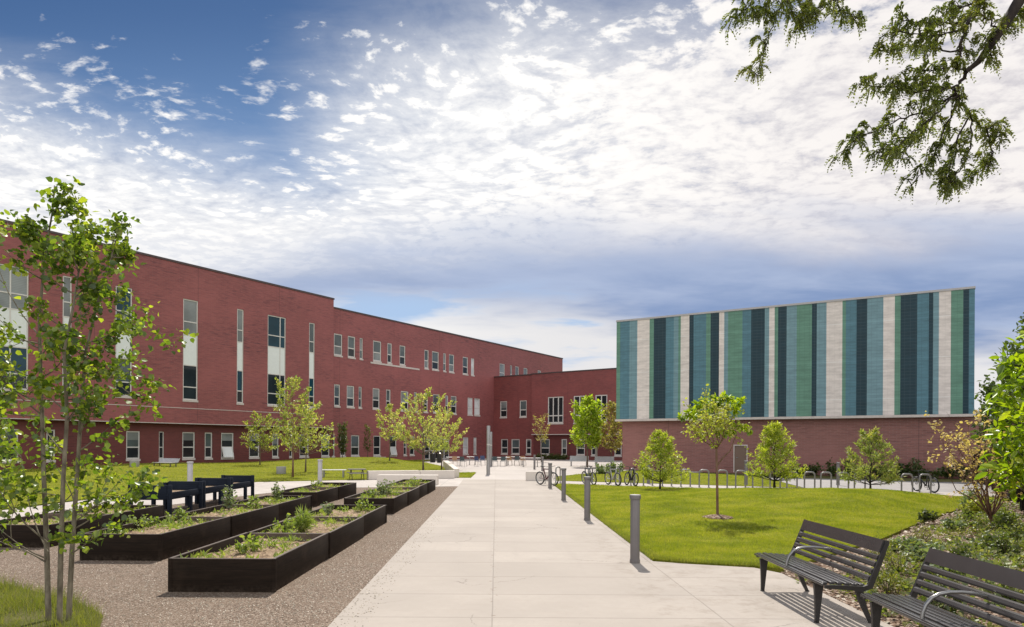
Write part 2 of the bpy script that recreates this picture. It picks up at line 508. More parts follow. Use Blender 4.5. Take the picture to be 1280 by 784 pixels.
def mat_soil(name, cs):
    m, nt, out = material(name)
    p = nt.pos()
    vo = nt.new('ShaderNodeTexVoronoi'); nt.put(vo.inputs['Vector'], p); vo.inputs['Scale'].default_value = 24.0
    r = nt.xyz(vo.outputs['Color'])[0]
    c = nt.ramp(r, [(i / (len(cs) - 1), q) for i, q in enumerate(cs)])
    n = nt.noise(p, 2.5, 5, 0.65)
    c = nt.mix(nt.smooth(n, 0.45, 0.7, 0, 0.6), c, cs[1])
    principled(nt, out, c, 0.95, 0, 0.1, nt.bump(nt.math('ADD', n, vo.outputs['Distance']), 0.7, 0.03))
    return m
M['pebble'] = mat_leaf('loose_pebbles', [(0.075, 0.055, 0.042), (0.15, 0.115, 0.09), (0.24, 0.19, 0.15), (0.44, 0.37, 0.31)], trans=0.0, patch=0.1)
M['soil'] = mat_soil('planter_soil', [(0.12, 0.08, 0.05), (0.25, 0.175, 0.115), (0.33, 0.24, 0.155), (0.44, 0.33, 0.22)])
M['mulch'] = mat_soil('wood_mulch', [(0.045, 0.028, 0.020), (0.15, 0.095, 0.065), (0.24, 0.165, 0.12), (0.42, 0.33, 0.26)])
M['chip'] = mat_leaf('mulch_chips', [(0.10, 0.065, 0.045), (0.24, 0.165, 0.12), (0.40, 0.30, 0.23), (0.56, 0.47, 0.40)], trans=0.0)

def mat_planter(name, c0, c1):
    m, nt, out = material(name)
    o = nt.obj()
    x, y, z = nt.xyz(o)
    grain = nt.noise(nt.scaled(o, (4, 4, 60)), 1.0, 5, 0.7)
    blot = nt.noise(o, 2.2, 4, 0.6)
    c = nt.mix(nt.smooth(grain, 0.3, 0.75), c0, c1)
    c = nt.mix(nt.smooth(blot, 0.52, 0.75, 0, 0.5), c, [q * 1.6 for q in c1])
    bl = nt.math('ABSOLUTE', nt.math('SUBTRACT', nt.math('FRACT', nt.math('DIVIDE', z, 0.145)), 0.5))
    c = nt.mix(nt.smooth(bl, 0.475, 0.49, 0, 0.7), c, (0.003, 0.003, 0.003))
    dust = nt.math('MULTIPLY', nt.smooth(nt.math('ADD', z, nt.math('MULTIPLY', nt.noise(o, 3.0, 5, 0.7), 0.16)), 0.07, 0.20, 1, 0), nt.smooth(nt.noise(o, 16.0, 4, 0.7), 0.35, 0.65))
    c = nt.mix(nt.math('MULTIPLY', dust, 0.45), c, (0.10, 0.075, 0.058))
    scf = nt.noise(nt.scaled(o, (3, 3, 40), off=(5, 5, 0)), 1.0, 4, 0.75)
    c = nt.mix(nt.smooth(scf, 0.66, 0.72, 0, 0.5), c, [min(1, q * 2.2) for q in c1])
    principled(nt, out, c, 0.7, 0, 0.12, nt.bump(grain, 0.2, 0.005))
    return m
M['planter'] = mat_planter('dark_brown_board', (0.013, 0.0085, 0.006), (0.026, 0.017, 0.012))
M['planter_top'] = mat_plain('weathered_board_edge', (0.10, 0.072, 0.055), 0.7, var=0.3)
M['navy'] = mat_planter('navy_painted_board', (0.009, 0.013, 0.022), (0.016, 0.022, 0.036))
M['post_grey'] = mat_plain('grey_powder_coat', (0.175, 0.160, 0.158), 0.45, 0.25, 0.4, var=0.06, scale=3)
M['post_cap'] = mat_plain('pale_bollard_cap', (0.44, 0.42, 0.41), 0.4, 0.2, var=0.05)
M['post_lens'] = mat_plain('frosted_lens', (0.50, 0.49, 0.47), 0.3)
M['pole_grey'] = mat_plain('light_column_grey', (0.30, 0.29, 0.29), 0.4, 0.4, var=0.06)
M['pole_pale'] = mat_plain('pale_column_paint', (0.40, 0.385, 0.395), 0.4, 0.1, var=0.05)
M['bench'] = mat_plain('charcoal_bench_coat', (0.082, 0.077, 0.075), 0.24, 0.45, 0.6, var=0.10, scale=4)
M['bench_leg'] = mat_plain('cast_bench_leg', (0.040, 0.037, 0.036), 0.42, 0.4, 0.5, var=0.15, scale=9)
M['steel'] = mat_plain('brushed_steel', (0.27, 0.265, 0.26), 0.30, 0.85, var=0.08)
M['rack'] = mat_plain('galvanised_rack', (0.25, 0.24, 0.235), 0.42, 0.5, var=0.12)
M['pale_bench'] = mat_plain('pale_grey_slats', (0.42, 0.43, 0.45), 0.5, var=0.08)
M['white'] = mat_plain('white_enamel', (0.72, 0.71, 0.69), 0.4, var=0.05)
M['black'] = mat_plain('black_rubber', (0.016, 0.016, 0.017), 0.6, var=0.2)
M['bike_black'] = mat_plain('black_bike_paint', (0.02, 0.02, 0.022), 0.3, 0.2)
M['bike_red'] = mat_plain('maroon_bike_paint', (0.085, 0.020, 0.030), 0.3, 0.2)
M['bike_silver'] = mat_plain('silver_bike_paint', (0.46, 0.46, 0.46), 0.3, 0.6)
M['bike_blue'] = mat_plain('slate_bike_paint', (0.06, 0.075, 0.095), 0.3, 0.3)
M['tan'] = mat_plain('tan_chair', (0.33, 0.19, 0.10), 0.5)
M['navy_chair'] = mat_plain('navy_chair', (0.035, 0.05, 0.12), 0.5)
M['teal_chair'] = mat_plain('slate_chair', (0.04, 0.06, 0.07), 0.5)
M['door'] = mat_plain('brown_door_paint', (0.165, 0.105, 0.078), 0.5, var=0.05)
M['fence'] = mat_planter('dark_fence_board', (0.016, 0.011, 0.009), (0.035, 0.024, 0.019))

YG = mat_leaf
M['lf_aspen'] = YG('aspen_leaf', [(0.036, 0.066, 0.011), (0.080, 0.122, 0.017), (0.165, 0.210, 0.025), (0.40, 0.41, 0.05)], 0.52, 0.35, noise_scale=2.2)
M['lf_elm'] = YG('elm_leaf', [(0.110, 0.145, 0.036), (0.195, 0.230, 0.060), (0.295, 0.30, 0.095), (0.42, 0.315, 0.16)], 0.48)
M['lf_elm2'] = YG('elm_leaf_gold', [(0.145, 0.180, 0.042), (0.255, 0.285, 0.080), (0.40, 0.385, 0.14), (0.53, 0.41, 0.23)], 0.48)
M['lf_green'] = YG('fresh_green_leaf', [(0.14, 0.20, 0.016), (0.23, 0.30, 0.024), (0.33, 0.39, 0.034), (0.40, 0.39, 0.07)], 0.5)
M['lf_cypress'] = YG('cypress_leaf', [(0.155, 0.195, 0.024), (0.26, 0.295, 0.036), (0.36, 0.38, 0.055), (0.46, 0.42, 0.11)], 0.5)
M['lf_olive'] = YG('olive_brown_leaf', [(0.14, 0.12, 0.038), (0.23, 0.20, 0.065), (0.33, 0.265, 0.11), (0.27, 0.29, 0.07)], 0.45)
M['lf_dull'] = YG('dull_green_leaf', [(0.045, 0.065, 0.016), (0.075, 0.095, 0.022), (0.11, 0.11, 0.03)], 0.4)
M['lf_yellow'] = YG('yellow_green_leaf', [(0.18, 0.195, 0.045), (0.27, 0.28, 0.06), (0.38, 0.37, 0.07), (0.34, 0.32, 0.12)], 0.45)
M['lf_bright'] = YG('bright_broad_leaf', [(0.07, 0.115, 0.009), (0.14, 0.205, 0.012), (0.27, 0.33, 0.015), (0.40, 0.42, 0.022)], 0.5, 0.3)
M['lf_dark'] = YG('dark_green_leaf', [(0.034, 0.055, 0.014), (0.060, 0.090, 0.022), (0.12, 0.145, 0.045)], 0.4)
M['lf_pink'] = YG('coppery_leaf', [(0.30, 0.19, 0.13), (0.40, 0.28, 0.17), (0.50, 0.38, 0.19), (0.34, 0.22, 0.17)], 0.45)
M['lf_locust'] = YG('locust_leaf', [(0.045, 0.062, 0.014), (0.085, 0.105, 0.024), (0.150, 0.165, 0.042), (0.15, 0.12, 0.05)], 0.40, noise_scale=1.1)
M['lf_sprout'] = YG('sprout_leaf', [(0.10, 0.145, 0.030), (0.17, 0.225, 0.045), (0.25, 0.285, 0.07), (0.33, 0.32, 0.12)], 0.4)
M['lf_sage'] = YG('sage_leaf', [(0.10, 0.135, 0.07), (0.17, 0.205, 0.105), (0.24, 0.27, 0.14)], 0.35)
M['lf_cover'] = YG('bed_cover_leaf', [(0.060, 0.085, 0.022), (0.115, 0.145, 0.036), (0.185, 0.200, 0.060), (0.30, 0.245, 0.12)], 0.4, noise_scale=0.7)
M['blade'] = YG('lawn_blade', [(0.090, 0.115, 0.012), (0.182, 0.208, 0.018), (0.275, 0.270, 0.030), (0.40, 0.34, 0.10)], 0.45, 0.4, noise_scale=0.75, patch=0.58)
M['blade_wild'] = YG('meadow_blade', [(0.075, 0.100, 0.014), (0.12, 0.14, 0.022), (0.20, 0.185, 0.045), (0.15, 0.17, 0.02)], 0.45)
M['bark'] = mat_bark('young_bark', (0.10, 0.075, 0.055), (0.21, 0.165, 0.125))
M['bark_red'] = mat_bark('reddish_bark', (0.135, 0.075, 0.05), (0.24, 0.15, 0.105))
M['bark_aspen'] = mat_bark('aspen_bark', (0.10, 0.085, 0.062), (0.26, 0.225, 0.17), 14)
M['bark_dark'] = mat_bark('dark_bark', (0.022, 0.017, 0.014), (0.055, 0.042, 0.034))
# ------------------------------------------------------------------ ground shapes
def inside(poly, X, Y):
    r = np.zeros(X.shape, bool); n = len(poly)
    for i in range(n):
        x1, y1 = poly[i]; x2, y2 = poly[(i + 1) % n]
        if y1 == y2: continue
        c = ((y1 > Y) != (y2 > Y)) & (X < (x2 - x1) * (Y - y1) / (y2 - y1) + x1)
        r ^= c
    return r

def edge_dist(poly, X, Y):
    d = np.full(X.shape, 1e9); n = len(poly)
    for i in range(n):
        x1, y1 = poly[i]; x2, y2 = poly[(i + 1) % n]
        dx, dy = x2 - x1, y2 - y1; L = dx * dx + dy * dy + 1e-9
        t = np.clip(((X - x1) * dx + (Y - y1) * dy) / L, 0, 1)
        d = np.minimum(d, np.hypot(X - x1 - t * dx, Y - y1 - t * dy))
    return d

def densify(poly, step):
    out = []
    for i in range(len(poly)):
        a = Vector(poly[i]); b = Vector(poly[(i + 1) % len(poly)])
        k = max(1, int((b - a).length / step))
        for j in range(k): out.append(tuple(a + (b - a) * (j / k)))
    return out

def terrain(name, poly, hfun, mat, step=0.6, base=0.03, skirt=0.06):
    """a sheet over poly raised by hfun(x, y), with a short skirt round its edge"""
    P = densify(poly, step)
    xs = [p[0] for p in P]; ys = [p[1] for p in P]
    gx, gy = np.meshgrid(np.arange(min(xs), max(xs), step), np.arange(min(ys), max(ys), step))
    gx = gx.ravel() + RNG.uniform(-.1, .1, gx.size) * step; gy = gy.ravel() + RNG.uniform(-.1, .1, gy.size) * step
    ok = inside(P, gx, gy) & (edge_dist(P, gx, gy) > step * 0.4)
    pts = [Vector(p) for p in P] + [Vector((a, b)) for a, b in zip(gx[ok], gy[ok])]
    n = len(P)
    r = delaunay_2d_cdt(pts, [(i, (i + 1) % n) for i in range(n)], [], 1, 1e-5)
    V2, Fc = r[0], r[2]
    X = np.array([v.x for v in V2]); Y = np.array([v.y for v in V2])
    Z = base + hfun(X, Y)
    b = MB(); b.raw(list(zip(X, Y, Z)), [f for f in Fc])
    for i in range(n):
        p, q = P[i], P[(i + 1) % n]
        zp = base + float(hfun(np.array([p[0]]), np.array([p[1]]))[0]); zq = base + float(hfun(np.array([q[0]]), np.array([q[1]]))[0])
        b.poly([(p[0], p[1], zp - skirt), (q[0], q[1], zq - skirt), (q[0], q[1], zq), (p[0], p[1], zp)])
    o = b.build(name, mat, smooth=True, angle=50)
    return o

def flat(name, poly, z, mat):
    b = MB(); b.prism(poly, z - 0.05, z, bottom=False)
    return b.build(name, mat)

# the land
b = MB(); b.poly([(-2500, -2500, -0.06), (2500, -2500, -0.06), (2500, 2500, -0.06), (-2500, 2500, -0.06)])
struct(b.build('ground', M['field']))

GRAVEL = [(-1.70, -2), (-1.886, 7.06), (-2.40, 30.6), (-8.1, 28.9), (-9.4, 25.3), (-11.1, 17), (-11.5, -2)]
struct(flat('gravel', GRAVEL, 0.0, M['gravel']))
PATH = [(-1.70, -2), (4.0, -2), (4.0, 10.1), (3.75, 10.55), (2.78, 10.86), (2.30, 11.08), (1.97, 30.2), (1.9, 36.5), (-2.6, 36.5), (-2.40, 30.6), (-1.886, 7.06)]
struct(flat('path', PATH, 0.014, M['path']))
PLAZA = [(-9.0, 34.0), (-9, 60), (-18, 92), (8, 104), (30, 80), (12, 46), (3, 36.0)]
struct(flat('plaza', PLAZA, 0.004, M['conc']))
CROSS = [(-2.40, 30.6), (-2.6, 36.4), (-9.0, 34.9), (-12.3, 33.0), (-13.5, 28), (-13.9, 22.8), (-14.2, 14), (-14.5, -2), (-11.5, -2), (-11.1, 17), (-9.4, 25.3), (-8.1, 28.9)]
struct(flat('crossing_path', CROSS, 0.009, M['conc']))

def sw_near(x): return 32.5 - 0.459 * (x - 2.3)
SIDEWALK = [(1.95, sw_near(1.95)), (24, sw_near(24)), (24, sw_near(24) + 2.9), (1.93, sw_near(1.95) + 2.9)]
struct(flat('sidewalk', SIDEWALK, 0.019, M['conc']))
DRIVE = [(13.2, sw_near(13.2) + 2.9), (40, sw_near(40) + 2.9), (40, 40), (23, 36.6), (17.5, 40.0), (15.2, 41.2)]
struct(flat('driveway', DRIVE, -0.006, M['drive']))

LAWN_R = [(1.97, 31.9), (2.12, 22), (2.32, 11.2), (2.80, 10.95), (3.78, 10.66), (4.12, 10.35), (5.6, 11.9), (7.65, 14.0), (10.8, 17.7), (14.4, 21.5), (18.2, 24.6), (17.2, sw_near(17.2) - 0.12), (1.98, sw_near(1.98) - 0.12)]
def h_lawn_r(X, Y):
    ed = np.clip(edge_dist(LAWN_R, X, Y) / 2.6, 0, 1); ed = ed * ed * (3 - 2 * ed)
    m = 0.40 * np.exp(-(((X - 11.5) / 5.8) ** 2 + ((Y - 22.2) / 4.6) ** 2)) + 0.06 * np.sin(X * 0.5) * np.sin(Y * 0.4)
    return m * ed
struct(terrain('lawn', LAWN_R, h_lawn_r, M['turf'], 0.45))

LAWN_B = [(2.3, sw_near(2.3) + 3.02), (13.0, sw_near(13.0) + 3.02), (15.0, 41.0), (12.5, 44.5), (8.6, 49.5), (5.8, 46.2), (2.6, 40.0)]
def h_lawn_b(X, Y):
    ed = np.clip(edge_dist(LAWN_B, X, Y) / 3.0, 0, 1); return 0.16 * ed * ed * (3 - 2 * ed)
struct(terrain('lawn', LAWN_B, h_lawn_b, M['turf'], 0.7))

WEDGE = [(-3.75, 45.0), (-2.35, 45.0), (-2.3, 38.3), (-3.05, 38.3)]
struct(terrain('lawn', WEDGE, lambda X, Y: X * 0, M['turf'], 0.7))

# wings of the building: facade planes
class Plane:
    def __init__(self, P, d, off=0.0):
        self.d = Vector((d[0], d[1])).normalized()
        n = Vector((self.d.y, -self.d.x))
        if n.dot(Vector((P[0], P[1]))) > 0: n = -n
        self.n = n
        self.P = Vector((P[0], P[1])) + n * off
    def hit(self, px, py):
        r = ray(px, py); h = Vector((r.x, r.y))
        t = self.P.dot(self.n) / h.dot(self.n)
        q = h * t
        return (q - self.P).dot(self.d), CAMH + r.z * t
    def pt(self, u, z, out=0.0):
        q = self.P + self.d * u + self.n * out
        return Vector((q.x, q.y, z))
    def off(self, o):
        p = Plane(self.P, self.d); p.n = self.n.copy(); p.P = self.P + self.n * o; return p

_r = ray(180, 555.5); L0 = Vector((_r.x * 53.0, 53.0))
_v = ray(1197, 558.4); PL = Plane(L0, (_v.x, 1.0))
PLU = PL.off(0.7)
_y617 = 53.0 * 1017 / (1197 - 617)
K0 = Vector(((617 - 640) / F * _y617, _y617))
PK = Plane(K0, (1190 / F, -1.0))
G0 = Vector(((770 - 640) / F * 52.5, 52.5))
PG = Plane(G0, (1413 / F, -1.0))

def lp(u, o=0.0):
    q = PL.pt(u, 0, o); return (q.x, q.y)
uL_end = PL.hit(703, 500)[0]
LAWN_L = [(-3.35, 38.7), (-5.85, 57.5), (-9.5, 72.0)] + [lp(PL.hit(548, 560)[0], 0.4), lp(PL.hit(300, 560)[0], 0.4), lp(PL.hit(-200, 560)[0], 0.4)] + \
         [(-60, 20), (-40, 5), (-14.7, 4), (-14.35, 14), (-14.05, 22.8), (-13.65, 28), (-12.45, 33.1), (-9.0, 35.05), (-7.55, 35.5), (-7.45, 36.6)]
def h_lawn_l(X, Y):
    ed = np.clip(edge_dist(LAWN_L, X, Y) / 4.5, 0, 1); ed = ed * ed * (3 - 2 * ed)
    m = 0.62 * np.exp(-(((X + 13.5) / 7.5) ** 2 + ((Y - 61) / 9.0) ** 2)) + 0.36 * np.exp(-(((X + 24) / 8) ** 2 + ((Y - 48) / 8.0) ** 2)) + 0.05 * np.sin(X * 0.4) * np.sin(Y * 0.3)
    return np.maximum(m, 0) * ed
struct(terrain('lawn', LAWN_L, h_lawn_l, M['turf'], 0.9))

FENCE = [(24.5, 36.0), (22.5, 32), (16.5, 22), (13.6, 17.8), (11.2, 13.5), (9.6, 8)]
BED = [(4.02, -2), (4.02, 10.2), (4.15, 10.3), (5.64, 11.85), (7.69, 13.95), (10.84, 17.65), (14.44, 21.45), (18.25, 24.5), (17.4, 25.4), (21.8, 30.6), (22.4, 31.6), (16.4, 21.9), (13.5, 17.7), (11.1, 13.5), (9.6, 8), (9.4, -2)]
def h_bed(X, Y):
    ed = np.clip(edge_dist(BED, X, Y) / 1.6, 0, 1)
    return (0.16 * ed * ed * (3 - 2 * ed) + 0.025 * np.sin(X * 3.1) * np.sin(Y * 2.3) * ed)
struct(terrain('planting_bed', BED, h_bed, M['mulch'], 0.28, base=0.006))
PATCH = [(-7.6, 9.6), (-6.2, 8.75), (-5.2, 8.15), (-4.45, 7.45), (-4.0, 6.6), (-3.9, 5.2), (-9, 4.5), (-9.5, 8.5)]
def h_patch(X, Y):
    ed = np.clip(edge_dist(PATCH, X, Y) / 1.0, 0, 1); return 0.10 * ed * ed * (3 - 2 * ed)
struct(terrain('grass_patch', PATCH, h_patch, M['field'], 0.25, base=0.01))

# ------------------------------------------------------------------ facades
def cells(us, zs, holes):
    us = sorted(set(round(u, 4) for u in us)); zs = sorted(set(round(z, 4) for z in zs))
    for i in range(len(us) - 1):
        for j in range(len(zs) - 1):
            cu, cz = (us[i] + us[i + 1]) / 2, (zs[j] + zs[j + 1]) / 2
            if any(h[0] < cu < h[1] and h[2] < cz < h[3] for h in holes): continue
            yield us[i], us[i + 1], zs[j], zs[j + 1]

def facade(b, pl, u0, u1, z0, z1, holes, depth=0.14, mat=0, rmat=1):
    us = [u0, u1] + [h[0] for h in holes] + [h[1] for h in holes]
    zs = [z0, z1] + [h[2] for h in holes] + [h[3] for h in holes]
    for a, c, e, g in cells(us, zs, holes):
        b.poly([pl.pt(a, e), pl.pt(c, e), pl.pt(c, g), pl.pt(a, g)], mat, [(a, e), (c, e), (c, g), (a, g)])
    for (a, c, e, g) in holes:
        for (p, q) in (((a, e), (c, e)), ((c, e), (c, g)), ((c, g), (a, g)), ((a, g), (a, e))):
            b.poly([pl.pt(p[0], p[1]), pl.pt(q[0], q[1]), pl.pt(q[0], q[1], -depth), pl.pt(p[0], p[1], -depth)], rmat,
                   [(p[0], p[1]), (q[0], q[1]), (q[0] + depth, q[1]), (p[0] + depth, p[1])])

def pbox(b, pl, u0, u1, z0, z1, o0, o1, mat=0):
    b.hexa([pl.pt(u0, z0, o1), pl.pt(u1, z0, o1), pl.pt(u1, z0, o0), pl.pt(u0, z0, o0),
            pl.pt(u0, z1, o1), pl.pt(u1, z1, o1), pl.pt(u1, z1, o0), pl.pt(u0, z1, o0)], mat)

GL = ['g_dark', 'g_teal', 'g_blind', 'g_bright', 'g_mid']
GLM = [M[g] for g in GL]
WR = random.Random(5)
def make_window(parent, pl, h, rows, cols, glass, sill=True, depth=0.11, hopper=False, fw=0.07, blinds=True):
    """h=(u0,u1,z0,z1); rows: inner z fractions; cols: inner u fractions; glass: pane kinds row-major from the bottom ('S' = spandrel)"""
    u0, u1, z0, z1 = h
    fb = MB(); e = 0.003
    o1, o0 = -depth + 0.06, -depth
    U = [u0 + e] + [u0 + (u1 - u0) * c for c in cols] + [u1 - e]; Z = [z0 + e] + [z0 + (z1 - z0) * r for r in rows] + [z1 - e]
    fw = min(fw, (u1 - u0) * 0.16)
    pbox(fb, pl, U[0], U[0] + fw, Z[0], Z[-1], o0, o1); pbox(fb, pl, U[-1] - fw, U[-1], Z[0], Z[-1], o0, o1)
    pbox(fb, pl, U[0] + fw, U[-1] - fw, Z[0], Z[0] + fw, o0, o1); pbox(fb, pl, U[0] + fw, U[-1] - fw, Z[-1] - fw, Z[-1], o0, o1)
    for c in U[1:-1]: pbox(fb, pl, c - fw / 2, c + fw / 2, Z[0] + fw, Z[-1] - fw, o0, o1 - 0.004)
    for r in Z[1:-1]: pbox(fb, pl, U[0] + fw, U[-1] - fw, r - fw / 2, r + fw / 2, o0, o1 - 0.008)
    w = fb.build('window', M['frame'], parent)
    k = 0
    for j in range(len(Z) - 1):
        for i in range(len(U) - 1):
            g = glass[k % len(glass)]; k += 1
            a, c, lo, hi = U[i] + 0.01, U[i + 1] - 0.01, Z[j] + 0.01, Z[j + 1] - 0.01
            gb = MB(); zo = 0.03 if g == 'S' else 0.015
            gb.poly([pl.pt(a, lo, o0 + zo), pl.pt(c, lo, o0 + zo), pl.pt(c, hi, o0 + zo), pl.pt(a, hi, o0 + zo)])
            if g in ('g_dark', 'g_mid') and j == len(Z) - 2 and blinds and WR.random() < 0.6:
                cut = hi - (hi - lo) * WR.choice((0.25, 0.4, 0.55, 0.75, 0.95)); gb = MB()
                gb.poly([pl.pt(a, lo, o0 + zo), pl.pt(c, lo, o0 + zo), pl.pt(c, cut, o0 + zo), pl.pt(a, cut, o0 + zo)])
                bb = MB(); bb.poly([pl.pt(a, cut, o0 + zo), pl.pt(c, cut, o0 + zo), pl.pt(c, hi, o0 + zo), pl.pt(a, hi, o0 + zo)])
                bb.build('blind', M['g_blind'] if WR.random() < 0.7 else M['g_mid'], w)
            if g == 'S': gb.build('spandrel_panel', M['spandrel'], w)
            else: gb.build('pane', M[g], w)
    if hopper:
        hb = MB()
        zt = Z[1]; zb = Z[0]
        for (a, c) in ((U[0] + fw, U[0] + fw * 1.8), (U[-1] - fw * 1.8, U[-1] - fw)):
            hb.hexa([pl.pt(a, zb, o0 + 0.34), pl.pt(c, zb, o0 + 0.34), pl.pt(c, zb, o0 + 0.28), pl.pt(a, zb, o0 + 0.28),
                     pl.pt(a, zt, o0 + 0.09), pl.pt(c, zt, o0 + 0.09), pl.pt(c, zt, o0 + 0.03), pl.pt(a, zt, o0 + 0.03)])
        a, c = U[0] + fw * 1.8, U[-1] - fw * 1.8
        hb.hexa([pl.pt(a, zb, o0 + 0.33), pl.pt(c, zb, o0 + 0.33), pl.pt(c, zb, o0 + 0.29), pl.pt(a, zb, o0 + 0.29),
                 pl.pt(a, zb + 0.08, o0 + 0.31), pl.pt(c, zb + 0.08, o0 + 0.31), pl.pt(c, zb + 0.08, o0 + 0.27), pl.pt(a, zb + 0.08, o0 + 0.27)])
        os_ = hb.build('open_sash', M['frame'], w)
        gb = MB(); gb.poly([pl.pt(a, zb, o0 + 0.31), pl.pt(c, zb, o0 + 0.31), pl.pt(c, zt, o0 + 0.06), pl.pt(a, zt, o0 + 0.06)])
        gb.build('pane', M['g_bright'], w)
    if sill:
        sb2 = MB(); pbox(sb2, pl, u0 - 0.03, u1 + 0.03, z0 - 0.17, z0 - 0.004, 0.003, 0.05)
        pbox(sb2, pl, u0 + 0.004, u1 - 0.004, z0 - 0.06, z0 + 0.001, -depth + 0.004, 0.001)
        sb2.build('sill', M['stone'], w)
    return w

def holes_from(pl, items, top=None, bot=None):
    out = []
    for it in items:
        x0, x1 = it[0], it[1]
        um = 555.0
        u0 = pl.hit(x0, um)[0]; u1 = pl.hit(x1, um)[0]
        xm = (x0 + x1) / 2
        zt = pl.hit(xm, it[2])[1] if len(it) > 2 and top is None else top
        zb = pl.hit(xm, it[3])[1] if len(it) > 3 and bot is None else bot
        out.append((u0, u1, zb, zt))
    return out

def level(pl, items, i):
    v = sorted(pl.hit((a[0] + a[1]) / 2, a[i])[1] for a in items); return v[len(v) // 2]

# --- left wing
wing = thing('school_wing', 'long three storey red brick wing with tall slot windows over a recessed ground floor', 'building', (L0.x, L0.y, 0))
wing_inv = Matrix.Translation((-L0.x, -L0.y, 0))
def child_fix(o, root):
    """geometry is written in world coordinates; move it into the parent's frame"""
    o.matrix_parent_inverse = Matrix.Translation(-Vector(root.location))
u_start = PL.hit(-420, 555)[0]
uU_end = PLU.hit(416.5, 500)[0]
z_soff = PLU.hit(157, 526.9)[1]
z_high = (PLU.hit(180, 319.3)[1] + PLU.hit(320, 352.4)[1] + PLU.hit(410, 372.5)[1]) / 3
z_low = (PL.hit(430, 386)[1] + PL.hit(560, 416.8)[1] + PL.hit(690, 448)[1]) / 3

tall = [(-34, 35, 332, 484), (77.5, 89, 351, 492), (143.7, 164.5, 359, 494), (228.2, 246.8, 374.2, 500.0), (295.6, 303.9, 386.5, 505), (334, 356.6, 394.8, 507.6), (385.8, 392.8, 403.7, 509), (-150, -122, 300, 474)]
zt = level(PLU, tall[2:7], 2); zb = level(PLU, tall[2:7], 3)
HU = holes_from(PLU, tall, zt, zb)
row3 = [(416.8, 427.3, 416, 443), (434.2, 443.4, 419.4, 445.4), (449, 453, 422, 447.4), (465.8, 476, 425.7, 451.3), (483.7, 489.3, 428.8, 453), (499, 506.2, 432, 455.6), (530, 535.3, 438, 461.5), (539.6, 548, 440, 463.5), (553.6, 557, 442.8, 464.8), (560.8, 567.2, 445, 466.6), (578, 584.5, 448, 469.6), (588.4, 592.4, 449.5, 471), (624, 630.6, 457.6, 473), (637.3, 639.8, 460.7, 475), (643.6, 648.2, 461, 476), (654, 659, 462.6, 477.5), (671.7, 676, 467, 481)]
row2 = [(417.4, 424.8, 479.8, 507.4), (433.2, 442.6, 482, 508.7), (448, 452, 483, 509), (465.6, 474.3, 485, 510.7), (482.4, 488, 487, 510.7), (500.8, 510.3, 489, 512.5), (517.4, 521, 491, 515), (529.4, 534.5, 492, 515), (541, 549, 493, 515.6), (556.5, 560, 495, 516.3), (563.4, 570.5, 496.4, 518), (584.3, 590.7, 498, 519.7), (592.7, 599.8, 499, 520)]
row1 = [(-60, -36, 533, 573), (-6, 23, 533.5, 573), (58, 69, 535.5, 572), (157.8, 174.9, 537.5, 572), (198.7, 205, 538.5, 572), (228, 243.6, 539, 572), (256, 265.5, 540, 572), (276.5, 292, 540, 572), (311.5, 324.4, 541.7, 571.6), (340.4, 348.3, 542, 571), (361.6, 365.5, 542.5, 571), (374.5, 386, 543, 571), (401.8, 412, 543.6, 570), (414.8, 418.4, 543.6, 570), (425.5, 432, 544, 570), (438.8, 449.3, 545, 569.4), (466.9, 475.8, 546, 569), (486.8, 495.7, 547, 569.4), (504.6, 508.5, 547.5, 569), (512.3, 518.2, 547.5, 569), (578.7, 585.5, 549.5, 569.4), (592, 595.8, 549.5, 568.7)]
H3 = holes_from(PL, row3, level(PL, row3[:12], 2), level(PL, row3[:12], 3))
H2 = holes_from(PL, row2, level(PL, row2, 2), level(PL, row2, 3))
H1 = holes_from(PL, row1, level(PL, row1[3:], 2), level(PL, row1[3:], 3))
ENT = holes_from(PL, [(531, 561.5)], H1[0][3] - 0.25, 0.02)
WK = []   # children of the wing, in world coordinates

wb = MB()
ub = PL.hit(416.5, 500)[0]; uend = uL_end
# ground floor under the overhang, then the full height wall to its right
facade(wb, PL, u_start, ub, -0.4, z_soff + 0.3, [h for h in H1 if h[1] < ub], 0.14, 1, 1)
facade(wb, PL, ub, uend, -0.4, z_low, [h for h in H1 if h[1] >= ub] + H2 + H3 + ENT, 0.14, 0, 0)
facade(wb, PLU, u_start, uU_end, z_soff, z_high, HU, 0.14, 0, 0)
# underside and returning end of the overhang, far end, back, roofs
wb.poly([PLU.pt(u_start, z_soff), PLU.pt(u_start, z_soff, -0.7), PLU.pt(uU_end, z_soff, -0.7), PLU.pt(uU_end, z_soff)], 2)
wb.poly([PLU.pt(uU_end, z_soff), PLU.pt(uU_end, z_soff, -0.7), PLU.pt(uU_end, z_high, -0.7), PLU.pt(uU_end, z_high)], 0, [(0, z_soff), (0.7, z_soff), (0.7, z_high), (0, z_high)])
wb.poly([PL.pt(uU_end, z_low), PL.pt(uU_end, z_low, -18), PL.pt(uU_end, z_high, -18), PL.pt(uU_end, z_high)], 0, [(0, 0), (18, 0), (18, 1), (0, 1)])
wb.poly([PL.pt(uend, -0.4), PL.pt(uend, -0.4, -18), PL.pt(uend, z_low, -18), PL.pt(uend, z_low)], 0, [(0, 0), (18, 0), (18, z_low), (0, z_low)])
wb.poly([PL.pt(u_start, -0.4, -18), PL.pt(uend, -0.4, -18), PL.pt(uend, z_low, -18), PL.pt(u_start, z_low, -18)], 0, [(0, 0), (80, 0), (80, 15), (0, 15)])
